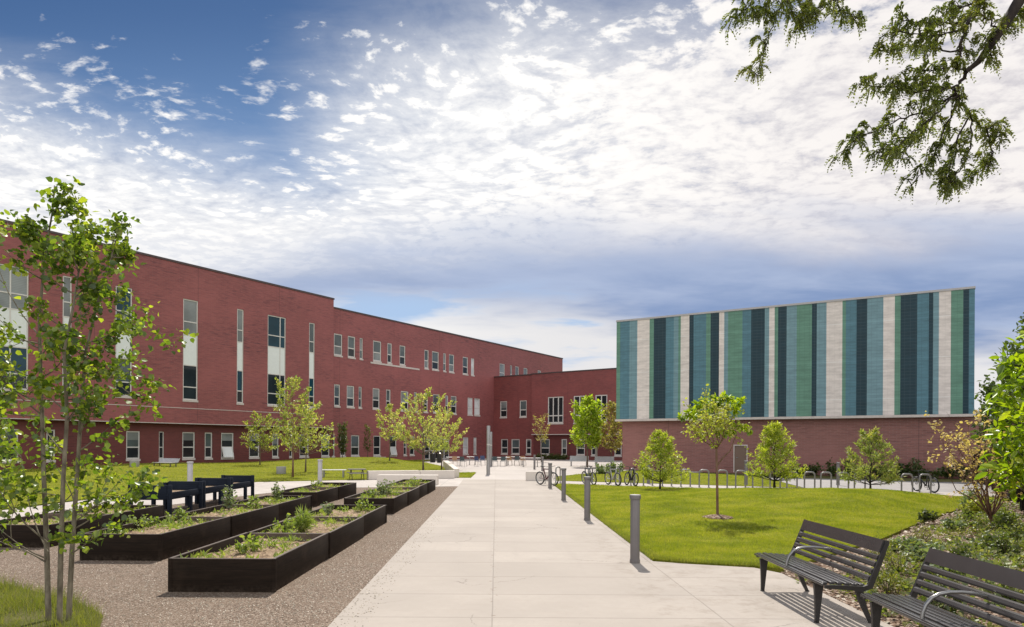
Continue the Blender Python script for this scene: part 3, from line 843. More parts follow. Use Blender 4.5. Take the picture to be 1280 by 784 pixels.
wb.poly([PLU.pt(u_start, -0.4), PL.pt(u_start, -0.4, -18), PL.pt(u_start, z_high, -18), PLU.pt(u_start, z_high)], 0, [(0, 0), (18, 0), (18, 15), (0, 15)])
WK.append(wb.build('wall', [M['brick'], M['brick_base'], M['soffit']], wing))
rb = MB()
rb.poly([PLU.pt(u_start, z_high - 0.3, -0.3), PLU.pt(uU_end, z_high - 0.3, -0.3), PL.pt(uU_end, z_high - 0.3, -18), PL.pt(u_start, z_high - 0.3, -18)])
rb.poly([PL.pt(uU_end, z_low - 0.3, -0.3), PL.pt(uend, z_low - 0.3, -0.3), PL.pt(uend, z_low - 0.3, -18), PL.pt(uU_end, z_low - 0.3, -18)])
pbox(rb, PLU, u_start, uU_end + 0.06, z_high, z_high + 0.16, -0.35, 0.06)
pbox(rb, PL, uU_end + 0.06, uend + 0.06, z_low, z_low + 0.16, -0.35, 0.06)
pbox(rb, PLU, uU_end - 0.3, uU_end + 0.06, z_high + 0.004, z_high + 0.162, -18, -0.35)
WK.append(rb.build('roof', M['cap'], wing))
# thin flashing lines: the edge of the overhang and the line a metre above it
fb = MB()
pbox(fb, PLU, u_start, uU_end, z_soff - 0.06, z_soff - 0.003, -0.12, 0.03)
zf = PLU.hit(177, 508)[1]
pbox(fb, PLU, u_start, uU_end - 4.0, zf, zf + 0.05, 0.002, 0.025)
WK.append(fb.build('flashing', M['stone'], wing))
# shallow recessed panel with a stone sill in the top row
zc = H3[3][2]
sb = MB(); pbox(sb, PL, PL.hit(463, 450)[0], PL.hit(524, 455)[0], zc - 0.36, zc - 0.18, 0.003, 0.06)
WK.append(sb.build('stone_band', M['stone'], wing)); sb = MB()
pbox(sb, PL, PL.hit(455, 570)[0], PL.hit(482, 570)[0], H1[3][2] - 0.36, H1[3][2] - 0.18, 0.003, 0.05)
WK.append(sb.build('stone_band', M['stone'], wing))
def zfrac(h, py, px): return (PLU.hit(px, py)[1] - h[2]) / (h[3] - h[2])
fr = [zfrac(HU[3], p, 237.5) for p in (484, 456.8, 418.5, 402.5)]
for i, h in enumerate(HU):
    w = h[1] - h[0]
    if i in (0,): cols, gl = [0.33, 0.66], ['g_dark'] * 3 + ['g_teal'] * 3 + ['S'] * 3 + ['g_blind'] * 6
    elif i == 5: cols, gl = [0.70], ['g_dark', 'g_dark', 'g_dark', 'g_dark', 'S', 'S', 'g_teal', 'g_teal', 'g_teal', 'g_teal']
    elif i == 2: cols, gl = [], ['g_dark', 'g_mid', 'S', 'g_teal', 'g_teal']
    else: cols, gl = [], ['g_dark', 'g_teal' if i in (4, 6) else 'g_dark', 'S', 'g_blind' if i != 6 else 'g_mid', 'g_blind' if i != 6 else 'g_mid']
    WK.append(make_window(wing, PLU, h, fr, cols, gl, fw=0.085, blinds=False))
for i, h in enumerate(H3):
    g = ['g_dark', 'g_mid'] if i % 3 else ['g_blind', 'g_mid']
    if i in (11,): g = ['g_bright', 'g_bright']
    if i in (2, 8): g = ['g_mid', 'g_blind']
    if i >= 12: g = ['g_blind', 'g_blind']
    WK.append(make_window(wing, PL, h, [0.42], [], g, fw=0.10))
for i, h in enumerate(H2):
    g = ['g_dark', 'g_mid'] if i % 4 != 1 else ['g_dark', 'g_blind']
    if i >= 11: g = ['g_bright', 'g_bright']
    WK.append(make_window(wing, PL, h, [0.42], [], g, fw=0.10))
for i, h in enumerate(H1):
    g = ['g_dark', 'g_dark'] if i % 3 else ['g_dark', 'g_mid']
    if i >= 20: g = ['g_bright', 'g_bright']
    WK.append(make_window(wing, PL, h, [0.42], [], g, hopper=i in (7, 17), fw=0.09))
# glazed entrance
h = ENT[0]
eb = MB(); n = 5
for k in range(n + 1):
    u = h[0] + (h[1] - h[0]) * k / n
    pbox(eb, PL, max(h[0], u - 0.06), min(h[1], u + 0.06), h[2], h[3], -0.13, -0.03)
for z in (h[2] + 0.02, h[2] + 1.0, h[2] + 2.15, h[3] - 0.1):
    pbox(eb, PL, h[0] + 0.001, h[1] - 0.001, z, z + 0.1, -0.125, -0.04)
e = eb.build('entrance_door', M['frame'], wing); WK.append(e)
gb = MB(); gb.poly([PL.pt(h[0], h[2], -0.1), PL.pt(h[1], h[2], -0.1), PL.pt(h[1], h[3], -0.1), PL.pt(h[0], h[3], -0.1)])
gb.build('pane', M['g_dark'], e)
for o in WK: child_fix(o, wing)

# --- link wing
link_wing = thing('link_wing', 'two storey dark red brick link with three wide dark windows behind the courtyard tables', 'building', (K0.x, K0.y, 0))
LK = []
kz = (PK.hit(630, 471.9)[1] + PK.hit(760, 461.8)[1]) / 2
kend = PK.hit(800, 520)[0]; ks = PK.hit(667, 520)[0]
PKU = PK.off(0.5)
zs_k = PKU.hit(700, 542.7)[1]
up = [(624.9, 633.5, 501.6, 521.7), (649.3, 658, 500.8, 521)]
big = [(684.5, 703.9, 496, 528.6), (716.7, 731.6, 495, 528.6), (743.8, 758.8, 492.6, 528)]
gr = [(626.4, 634.8, 549.4, 568.7), (639.2, 649.4, 549, 568.5), (657.4, 664, 549, 568.6), (675.5, 687, 549, 568.5), (701.8, 708.6, 549, 568.5), (720.5, 731, 549, 568.5), (739, 744.8, 549, 568.6), (768, 777, 549, 569)]
KU = holes_from(PK, up, level(PK, up, 2), level(PK, up, 3))
KB = holes_from(PKU, big, level(PKU, big, 2), level(PKU, big, 3))
KG = holes_from(PK, gr, level(PK, gr, 2), level(PK, gr, 3))
kb = MB()
facade(kb, PK, 0.0, ks, -0.4, kz, KU + [h for h in KG if h[1] < ks], 0.14, 0, 0)
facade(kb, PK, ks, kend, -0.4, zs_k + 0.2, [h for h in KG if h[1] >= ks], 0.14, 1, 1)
facade(kb, PKU, ks, kend, zs_k, kz, KB, 0.14, 0, 0)
kb.poly([PKU.pt(ks, zs_k), PKU.pt(ks, zs_k, -0.5), PKU.pt(kend, zs_k, -0.5), PKU.pt(kend, zs_k)], 2)
kb.poly([PKU.pt(ks, zs_k), PKU.pt(ks, zs_k, -0.5), PKU.pt(ks, kz, -0.5), PKU.pt(ks, kz)], 0, [(0, 0), (.5, 0), (.5, 8), (0, 8)])
kb.poly([PK.pt(kend, -0.4, 0), PK.pt(kend, -0.4, -12), PK.pt(kend, kz, -12), PK.pt(kend, kz, 0)], 0, [(0, 0), (12, 0), (12, 10), (0, 10)])
LK.append(kb.build('wall', [M['brick_link'], M['brick_base'], M['soffit']], link_wing))
rb = MB()
rb.poly([PK.pt(0, kz - 0.2, -0.3), PK.pt(kend, kz - 0.2, -0.3), PK.pt(kend, kz - 0.2, -12), PK.pt(0, kz - 0.2, -12)])
pbox(rb, PK, 0.0, ks - 0.001, kz, kz + 0.14, -0.35, 0.06); pbox(rb, PKU, ks, kend, kz + 0.003, kz + 0.143, -0.6, 0.06)
LK.append(rb.build('roof', M['cap'], link_wing))
fb = MB(); pbox(fb, PKU, ks, kend, zs_k - 0.09, zs_k - 0.003, -0.2, 0.03)
LK.append(fb.build('flashing', M['stone'], link_wing))
for i, h in enumerate(KU): LK.append(make_window(link_wing, PK, h, [0.42], [], ['g_dark', 'g_mid'], fw=0.11))
for i, h in enumerate(KB): LK.append(make_window(link_wing, PKU, h, [0.28], [0.34, 0.67] if i == 0 else [0.5], ['g_dark'], fw=0.13, blinds=False))
for i, h in enumerate(KG): LK.append(make_window(link_wing, PK, h, [0.42], [], ['g_dark', 'g_mid' if i % 2 else 'g_dark'], fw=0.12))
for o in LK: child_fix(o, link_wing)

# --- gymnasium with the striped upper volume
gym = thing('striped_hall', 'windowless hall with blue, green and white striped upper volume on a brown brick base', 'building', (G0.x, G0.y, 0))
GK = []
PGB = PG.off(-0.45)
g1 = PG.hit(1218, 480)[0]
gz1 = (PG.hit(775, 402.2)[1] + PG.hit(1215, 361.2)[1]) / 2
gz0 = (PG.hit(775, 523.5)[1] + PG.hit(1200, 518.5)[1]) / 2
gb0 = PGB.hit(778, 560)[0]; gbe = g1 + 6
dr = [PGB.hit(916.8, 575)[0], PGB.hit(934.5, 575)[0]]
DZ = PGB.hit(925, 556)[1]
hb = MB()
facade(hb, PGB, gb0, gbe, -0.4, gz0 - 0.12, [(dr[0], dr[1], -0.01, DZ)], 0.12, 0, 0)
hb.poly([PGB.pt(gb0, -0.4), PGB.pt(gb0, -0.4, -22), PGB.pt(gb0, gz0 - 0.12, -22), PGB.pt(gb0, gz0 - 0.12)], 0, [(0, 0), (22, 0), (22, 4), (0, 4)])
hb.poly([PGB.pt(gbe, -0.4), PGB.pt(gbe, -0.4, -22), PGB.pt(gbe, gz0 - 0.12, -22), PGB.pt(gbe, gz0 - 0.12)], 0, [(0, 0), (22, 0), (22, 4), (0, 4)])
hb.poly([PGB.pt(g1 - 0.4, gz0 - 0.121), PGB.pt(gbe, gz0 - 0.121), PGB.pt(gbe, gz0 - 0.121, -22), PGB.pt(g1 - 0.4, gz0 - 0.121, -22)], 0)
GK.append(hb.build('brick_base', M['brick_gym'], gym))
lb = MB(); pbox(lb, PG, -0.08, g1 + 0.08, gz0 - 0.16, gz0 - 0.002, -0.9, 0.07)
GK.append(lb.build('ledge', M['stone'], gym))
cuts = [42, 62, 110, 150, 213, 235, 297, 338, 362, 374, 418, 440, 505, 528, 572, 598, 618, 692, 737, 807, 830, 858, 876, 920, 972]
px = [760 + c / 4.127 for c in cuts] + [1000 + c / 4.127 for c in (60, 85, 135, 217, 235, 290, 345, 428, 487, 517, 603, 663, 685, 715, 777, 840, 870, 900)]
kinds = 'GBLWGDBLGWDBGDWLGBDLWGDLGDLWGBDLWGDBDLWGDB'
us = [PG.hit(p, 480)[0] for p in px]; us[0] = 0.0; us[-1] = g1
cb = MB(); KEYS = 'GBLDW'
for i in range(len(us) - 1):
    k = KEYS.index(kinds[i]); a, c = us[i], us[i + 1]; o = 0.0
    cb.poly([PG.pt(a, gz0), PG.pt(c, gz0), PG.pt(c, gz1), PG.pt(a, gz1)], k, [(a, gz0), (c, gz0), (c, gz1), (a, gz1)])
for (u, s) in ((0.0, 0), (g1, 1)):
    ks_ = 'GBLWDB'
    for j in range(6):
        a, c = -22 + j * 22 / 6, -22 + (j + 1) * 22 / 6
        cb.poly([PG.pt(u, gz0, a), PG.pt(u, gz0, c), PG.pt(u, gz1, c), PG.pt(u, gz1, a)], KEYS.index(ks_[j]), [(a, gz0), (c, gz0), (c, gz1), (a, gz1)])
cb.poly([PG.pt(0, gz0, -22), PG.pt(g1, gz0, -22), PG.pt(g1, gz1, -22), PG.pt(0, gz1, -22)], 4, [(0, gz0), (g1, gz0), (g1, gz1), (0, gz1)])
cb.poly([PG.pt(0, gz1 - 0.15, 0), PG.pt(g1, gz1 - 0.15, 0), PG.pt(g1, gz1 - 0.15, -22), PG.pt(0, gz1 - 0.15, -22)], 4, [(0, 0), (1, 0), (1, 1), (0, 1)])
GK.append(cb.build('striped_cladding', [TILE[k] for k in KEYS], gym))
kb = MB()
pbox(kb, PG, -0.03, g1 + 0.03, gz1 + 0.002, gz1 + 0.13, -0.4, 0.05)
pbox(kb, PG, g1 - 0.4, g1 + 0.03, gz1 + 0.004, gz1 + 0.128, -22, -0.4)
GK.append(kb.build('coping', M['pole_pale'], gym))
db = MB(); e = 0.002
pbox(db, PGB, dr[0] + 0.07, dr[1] - 0.07, 0.0, DZ - 0.07, -0.09, -0.05)
d = db.build('door', M['door'], gym); GK.append(d)
fb = MB(); pbox(fb, PGB, dr[0] + e, dr[0] + 0.068, 0.0, DZ - e, -0.11, 0.02); pbox(fb, PGB, dr[1] - 0.068, dr[1] - e, 0.0, DZ - e, -0.11, 0.02)
pbox(fb, PGB, dr[0] + 0.07, dr[1] - 0.07, DZ - 0.068, DZ - e, -0.11, 0.018)
fb.build('door_frame', M['stone'], d)
nb = MB(); q = PGB.pt(dr[0] + 0.18, 1.05, -0.02); nb.tube([q, PGB.pt(dr[0] + 0.32, 1.05, -0.02)], 0.02, 6)
nb.build('handle', M['steel'], d)
for o in GK: child_fix(o, gym)
# ------------------------------------------------------------------ foliage
DIAMOND = (np.array([(0, 0, 0), (0.5, 0.30, 0.06), (1, 0, 0), (0.5, -0.30, 0.06)]), np.array([(0, 1, 2, 3)]))
OVAL = (np.array([(0, 0, 0), (0.28, 0.34, 0.08), (0.68, 0.32, 0.07), (1, 0, -0.04), (0.68, -0.32, 0.07), (0.28, -0.34, 0.08)]), np.array([(0, 1, 2, 3), (0, 3, 4, 5)]))
ROUND = (np.array([(0, 0, 0), (0.10, 0.36, 0.05), (0.50, 0.47, 0.09), (1.05, 0, -0.08), (0.50, -0.47, 0.09), (0.10, -0.36, 0.05)]), np.array([(0, 1, 2, 3), (0, 3, 4, 5)]))
LANCE = (np.array([(0, 0, 0), (0.4, 0.15, 0.03), (1, 0, -0.1), (0.4, -0.15, 0.03)]), np.array([(0, 1, 2, 3)]))

OVAL2 = (np.array([(0, 0, 0), (0.3, 0.20, 0.05), (0.7, 0.18, 0.03), (1, 0, -0.12), (0.7, -0.18, 0.03), (0.3, -0.20, 0.05)]), OVAL[1])
NEEDLE = (np.array([(0, 0, 0), (0.45, 0.045, 0.04), (1, 0, -0.12), (0.45, -0.045, 0.04)]), np.array([(0, 1, 2, 3)]))
def unit(a): return a / np.maximum(np.linalg.norm(a, axis=1, keepdims=True), 1e-9)

def leaf_arrays(P, A, size, rng, tpl=DIAMOND, flat=0.6):
    """P base points, A growth directions, flat: how level the leaves lie"""
    P = np.asarray(P, float); A = unit(np.asarray(A, float)); n = len(P)
    Nn = rng.normal(size=(n, 3)); Nn[:, 2] = np.abs(Nn[:, 2]) + flat * 2
    S = unit(np.cross(Nn, A)); Nn = np.cross(A, S)
    T, Fc = tpl
    s = np.asarray(size).reshape(-1, 1, 1)
    V = P[:, None, :] + s * (T[None, :, 0:1] * A[:, None, :] + T[None, :, 1:2] * S[:, None, :] + T[None, :, 2:3] * Nn[:, None, :])
    k = len(T)
    Fa = (np.arange(n)[:, None, None] * k + Fc[None]).reshape(-1, Fc.shape[1])
    return V.reshape(-1, 3), Fa

def leaf_mesh(name, P, A, size, mat, parent, rng, tpl=DIAMOND, flat=0.6):
    V, Fa = leaf_arrays(P, A, size, rng, tpl, flat)
    return np_mesh(name, V, Fa, mat, parent)

def curve(a, b, bend, n=6, rng=random):
    """points from a to b bulging by the vector bend"""
    a, b = Vector(a), Vector(b)
    return [a.lerp(b, i / (n - 1)) + bend * sin(pi * i / (n - 1)) for i in range(n)]

def grow(rng, H, r0, base, env, nbr, rise, nsub, leaves_per, leaf, spread=0.1, sub_len=0.35, droop=0.0, lean=(0, 0), trunk_top=0.95, inner=0.35, up=0.4, wander=0.04, along=0.5):
    """returns (MB of wood, leaf points, leaf directions, leaf sizes). env(t): crown radius at height fraction t (0 crown base .. 1 top)"""
    w = MB(); P, A, S = [], [], []
    n = 9; tp = []
    for i in range(n):
        t = i / (n - 1)
        tp.append(Vector((lean[0] * t * t + rng.normal() * wander * t, lean[1] * t * t + rng.normal() * wander * t, H * trunk_top * t)))
    def trunk(t):
        x = min(max(t, 0), 0.9999) * (n - 1); i = int(x); return tp[i].lerp(tp[i + 1], x - i)
    def tr(t): return r0 * (1 - 0.86 * t) * (1.0 + 0.35 * max(0, 0.08 - t) / 0.08)
    w.tube(tp, [tr(i / (n - 1)) for i in range(n)], 7)
    def put_leaves(pts, cnt, frm):
        for _ in range(cnt):
            x = (frm + (1 - frm) * rng.random() ** 0.7) * (len(pts) - 1); i = min(int(x), len(pts) - 2)
            p = pts[i].lerp(pts[i + 1], x - i); d = (pts[i + 1] - pts[i]).normalized()
            j = Vector(rng.normal(size=3)) * spread
            P.append(tuple(p + j)); a = d * along + Vector(rng.normal(size=3)) * 0.65 + Vector((0, 0, up * 0.5 - droop))
            A.append(tuple(a)); S.append(leaf * (0.6 + 0.7 * rng.random()))
    for i in range(nbr):
        q = (i + 0.3 + 0.4 * rng.random()) / nbr
        ang = i * 2.39996 + rng.normal() * 0.3
        tt = q                                    # where its tip ends in the crown
        R = env(tt) * (0.72 + 0.42 * rng.random())
        ztip = base + (H - base) * (0.04 + 0.96 * tt)
        run = min(R * rise + 0.1, ztip - base * 0.75)
        zs = max(base * 0.8, ztip - max(run, 0.05))
        a = trunk(zs / (H * trunk_top)); c = trunk(min(1, ztip / (H * trunk_top)))
        b = Vector((c.x + R * cos(ang), c.y + R * sin(ang), ztip))
        L = (b - a).length
        pts = curve(a, b, Vector((cos(ang), sin(ang), -0.4)) * L * 0.07 + Vector(rng.normal(size=3)) * L * 0.03, 6)
        rb = max(0.004, tr(zs / (H * trunk_top)) * 0.45)
        w.tube(pts, [rb * (1 - 0.85 * k / 5) for k in range(6)], 5, caps=False)
        put_leaves(pts, int(leaves_per * 0.9), inner)
        for s in range(nsub):
            x = 0.25 + 0.7 * (s + rng.random()) / nsub
            k = min(int(x * 5), 4); p = pts[k].lerp(pts[k + 1], x * 5 - k)
            d = (pts[k + 1] - pts[k]).normalized()
            side = d.cross(Vector((0, 0, 1))); side = side.normalized() if side.length > 1e-3 else Vector((1, 0, 0))
            dd = (d * 0.6 + side * (1 if s % 2 else -1) * (0.5 + 0.4 * rng.random()) + Vector((0, 0, up - droop)) * 0.6 + Vector(rng.normal(size=3)) * 0.2).normalized()
            sl = L * sub_len * (1.15 - 0.6 * x) * (0.7 + 0.6 * rng.random())
            sp = curve(p, p + dd * sl, Vector((0, 0, 0.08 * sl)), 4)
            w.tube(sp, [rb * 0.38 * (1 - 0.25 * k2) for k2 in range(4)], 4, caps=False)
            put_leaves(sp, leaves_per, 0.15)
    # leader
    put_leaves([trunk(0.8), trunk(0.9), trunk(1.0)], leaves_per * 2, 0.2)
    return w, P, A, S

def tree(name, label, loc, seed, bark, leafmat, group=None, tpl=DIAMOND, flat=0.5, rotz=0.0, **kw):
    rng = np.random.default_rng(seed)
    w, P, A, S = grow(rng, **kw)
    t = thing(name, label, 'tree', loc, rotz, group)
    w.build('trunk', bark, t, smooth=True)
    leaf_mesh('crown', P, A, S, leafmat, t, rng, tpl, flat)
    return t

def hz(fun, poly_off, x, y, base=0.03):
    return base + float(fun(np.array([x]), np.array([y]))[0])

vase = lambda R: (lambda t: R * (0.42 + 0.58 * sin(pi * min(1, 0.22 + 0.62 * t))) * (1 - 0.55 * max(0, t - 0.75) / 0.25))
cone = lambda R: (lambda t: R * (1.0 - 0.80 * t ** 1.15) * (0.82 + 0.18 * min(1, t * 6)))
ball = lambda R: (lambda t: R * sqrt(max(0.04, 1 - (2 * t - 0.85) ** 2 * 0.85)))
slim = lambda R: (lambda t: R * (0.6 + 0.4 * sin(pi * t)))

def lawn_tree(px, py, Y, hf, *a, **k):
    p = at(px, py, Y); z = hf(np.array([p.x]), np.array([p.y]))[0] + 0.02 if hf else 0.0
    return (p.x, p.y, float(z))

LG = 'young trees on the left lawn'
Y1 = lambda Y: Y / F
tree('street_tree', 'small light green feathery tree standing left of the taller reddish trunk on the left lawn', lawn_tree(325, 580, 50, h_lawn_l), 11, M['bark'], M['lf_elm'], None,
     H=3.8, r0=0.045, base=1.1, env=vase(1.25), nbr=18, rise=0.95, nsub=7, leaves_per=14, leaf=0.15, spread=0.035, up=0.5, sub_len=0.45, along=0.9)
tree('street_tree', 'tallest tree on the left lawn with a straight reddish trunk and upright green crown', lawn_tree(366, 597, 37.5, h_lawn_l), 12, M['bark_red'], M['lf_elm'], None,
     H=5.5, r0=0.055, base=1.7, env=slim(1.1), nbr=20, rise=1.4, nsub=7, leaves_per=15, leaf=0.145, spread=0.04, up=0.6, sub_len=0.45, along=0.8)
tree('street_tree', 'spreading golden green tree close behind the tall reddish trunk on the left lawn', lawn_tree(382, 592, 43, h_lawn_l), 13, M['bark'], M['lf_elm2'], None,
     H=4.3, r0=0.05, base=1.35, env=vase(1.8), nbr=17, rise=0.75, nsub=8, leaves_per=13, leaf=0.145, spread=0.035, up=0.4, lean=(0.2, 0), sub_len=0.42, along=0.9)
tree('street_tree', 'narrow dull green columnar sapling against the brick wing, the fuller of the two', lawn_tree(428, 575, 63, h_lawn_l), 14, M['bark'], M['lf_dull'], None,
     H=3.2, r0=0.03, base=0.5, env=slim(0.42), nbr=22, rise=1.4, nsub=4, leaves_per=12, leaf=0.16, spread=0.08)
tree('street_tree', 'thin sparse dull sapling against the brick wing beside the fuller columnar one', lawn_tree(459.5, 575, 66, h_lawn_l), 15, M['bark'], M['lf_dull'], None,
     H=3.2, r0=0.03, base=0.6, env=slim(0.36), nbr=18, rise=1.4, nsub=3, leaves_per=7, leaf=0.15, spread=0.08)
tree('street_tree', 'small round golden tree on the mound between the saplings and the wide golden tree', lawn_tree(487, 581, 58, h_lawn_l), 16, M['bark'], M['lf_elm2'], None,
     H=4.75, r0=0.05, base=1.85, env=ball(1.2), nbr=16, rise=0.85, nsub=7, leaves_per=13, leaf=0.155, spread=0.05, sub_len=0.42, along=0.8)
tree('street_tree', 'wide golden vase shaped tree rising behind the long pale seat wall', lawn_tree(529, 592, 42.5, h_lawn_l), 17, M['bark'], M['lf_elm2'], None,
     H=5.15, r0=0.065, base=1.5, env=vase(1.9), nbr=24, rise=1.1, nsub=9, leaves_per=14, leaf=0.14, spread=0.035, up=0.55, sub_len=0.42, along=0.9)
tree('street_tree', 'golden green tree overlapping the right side of the wide vase shaped tree near the entrance', lawn_tree(552, 583, 50, h_lawn_l), 18, M['bark'], M['lf_elm2'], None,
     H=4.3, r0=0.05, base=1.3, env=vase(1.75), nbr=18, rise=0.8, nsub=8, leaves_per=13, leaf=0.15, spread=0.04, up=0.45, lean=(0.25, 0), sub_len=0.42, along=0.9)
tree('street_tree', 'sparse brownish sapling in front of the dark link wing', lawn_tree(676.5, 577, 74, None), 19, M['bark'], M['lf_olive'], None,
     H=5.2, r0=0.045, base=2.3, env=slim(0.95), nbr=14, rise=0.9, nsub=4, leaves_per=8, leaf=0.18, spread=0.10)
tree('street_tree', 'dense bright green round tree in front of the link wing beside the brown crowned one', lawn_tree(734, 581, 58, None), 20, M['bark'], M['lf_green'], None, tpl=OVAL,
     H=5.9, r0=0.07, base=1.9, env=ball(1.5), nbr=30, rise=0.7, nsub=7, leaves_per=12, leaf=0.24, spread=0.13)
tree('street_tree', 'brown and olive crowned tree at the left edge of the striped hall', lawn_tree(764, 580, 60, None), 21, M['bark'], M['lf_olive'], None, tpl=OVAL,
     H=5.6, r0=0.06, base=1.5, env=ball(1.35), nbr=26, rise=0.7, nsub=6, leaves_per=9, leaf=0.20, spread=0.12)
CG = 'feathery cone shaped trees along the bicycle racks'
CK = dict(rise=0.50, nsub=8, leaves_per=13, leaf=0.13, spread=0.035, up=0.38, sub_len=0.36, inner=0.15)
def on_lawn(px, Y):
    p = at(px, 600, Y); return (p.x, p.y, hz(h_lawn_r, LAWN_R, p.x, p.y) - 0.02)
tree('conical_tree', 'feathery cone shaped tree nearest the parked bicycles', on_lawn(825, 28.6), 31, M['bark_dark'], M['lf_cypress'], CG,
     tpl=LANCE, H=2.45, r0=0.04, base=0.42, env=cone(1.22), nbr=42, **CK)
tree('conical_tree', 'feathery cone shaped tree just right of the brown door', on_lawn(968, 26.4), 32, M['bark_dark'], M['lf_cypress'], CG,
     tpl=LANCE, H=2.55, r0=0.045, base=0.42, env=cone(1.12), nbr=42, **CK)
tree('conical_tree', 'paler looser cone shaped tree rightmost of the feathery three', on_lawn(1088, 25.6), 33, M['bark_dark'], M['lf_elm'], CG,
     tpl=LANCE, H=2.38, r0=0.04, base=0.42, env=cone(1.30), nbr=32, rise=0.5, nsub=8, leaves_per=12, leaf=0.135, spread=0.035, up=0.42, sub_len=0.36, inner=0.2)

# the open crowned young tree in the middle of the right lawn
def open_tree():
    rng = np.random.default_rng(41); D = 17.2
    base = at(897, 638, D); z0 = hz(h_lawn_r, LAWN_R, base.x, base.y) - 0.02
    t = thing('lawn_tree', 'thin young tree with yellow leaf clusters in the middle of the right lawn', 'tree', (base.x, base.y, z0))
    w = MB(); P, A, S = [], [], []
    o = Vector((base.x, base.y, z0))
    def pp(x, y, dy=0.0): return at(x, y, D + dy) - o
    def br(pts, r0, r1): w.tube(pts, [r0 + (r1 - r0) * i / (len(pts) - 1) for i in range(len(pts))], 6, caps=False)
    br([Vector((0, 0, 0)), pp(896.5, 610), pp(896, 582), pp(895.5, 560)], 0.034, 0.026)
    tips = []
    br([pp(895.8, 583), pp(903, 573, .05), pp(913, 563, .1), pp(917, 552, .15), pp(921, 542, .2)], 0.022, 0.008); tips += [(921, 534, .2), (930, 533, .3), (936, 537, .4), (915, 541, .1)]
    fork = pp(895.5, 561)
    skel = [[(890, 545, .1), (885, 528, .2), (881, 514, .3)], [(897, 545, -.1), (893, 520, -.1), (893, 502, 0)], [(905, 545, .2), (908, 525, .3), (910, 505, .35)],
            [(882, 553, -.3), (870, 543, -.5), (862, 528, -.6)], [(888, 550, .4), (874, 530, .7), (864, 517, .8)], [(902, 552, -.4), (906, 535, -.6), (905, 515, -.7)],
            [(899, 550, .4), (902, 530, .8), (900, 512, 1.0)], [(886, 548, -.4), (880, 530, -.8), (884, 516, -.9)], [(910, 540, .1), (917, 517, .1), (919, 502, .1)]]
    for s in skel:
        pts = [fork] + [pp(*q) for q in s]; br(pts, 0.017, 0.004); tips.append(s[-1]); tips.append(s[-2])
        for k in range(7):
            i = 1 + int(rng.integers(0, 2)); f = rng.random(); p = pts[i].lerp(pts[i + 1], f)
            e = p + Vector(rng.normal(size=3)) * 0.30 + Vector((0, 0, 0.05)); br(curve(p, e, Vector((0, 0, .03)), 3), 0.006, 0.002)
            for _ in range(24):
                q = p.lerp(e, rng.random()) + Vector(rng.normal(size=3)) * 0.06
                P.append(q); A.append(Vector(rng.normal(size=3)) + Vector((0, 0, -0.2))); S.append(0.075 * (0.6 + 0.7 * rng.random()))
    rg = MB(); rg.lathe([(0.42, 0.0), (0.36, 0.045), (0.15, 0.085), (0.03, 0.095)], n=20); struct(rg.build('soil_ring', M['mulch'], smooth=True, loc=(base.x, base.y, z0)))
    w.build('trunk', M['bark_red'], t, smooth=True)
    V1, F1 = leaf_arrays(P, A, S, rng, OVAL, 0.4)
    P, A, S = [], [], []
    for (x, y) in [(852, 521), (861, 517), (866, 512), (873, 506), (880, 501), (886, 504), (893, 499), (900, 503), (904, 497), (876, 513), (868, 521), (915, 500), (921, 506), (926, 501), (919, 512), (911, 497), (907, 541), (921, 533), (929, 532), (936, 537), (914, 538), (898, 538), (889, 510)]:
        c = pp(x, y, rng.normal() * 0.35)
        for _ in range(34):
            d = Vector(rng.normal(size=3)); d.normalize()
            P.append(c + d * 0.05 * rng.random()); A.append(d + Vector((0, 0, -0.35))); S.append(0.14 * (0.6 + 0.6 * rng.random()))
    V2, F2 = leaf_arrays(P, A, S, rng, OVAL2, 0.6)
    np_mesh('crown', np.concatenate([V1, V2]), np.concatenate([F1, F2 + len(V1)]), [M['lf_yellow'], M['lf_bright']], t, midx=[0] * len(F1) + [1] * len(F2))
open_tree()

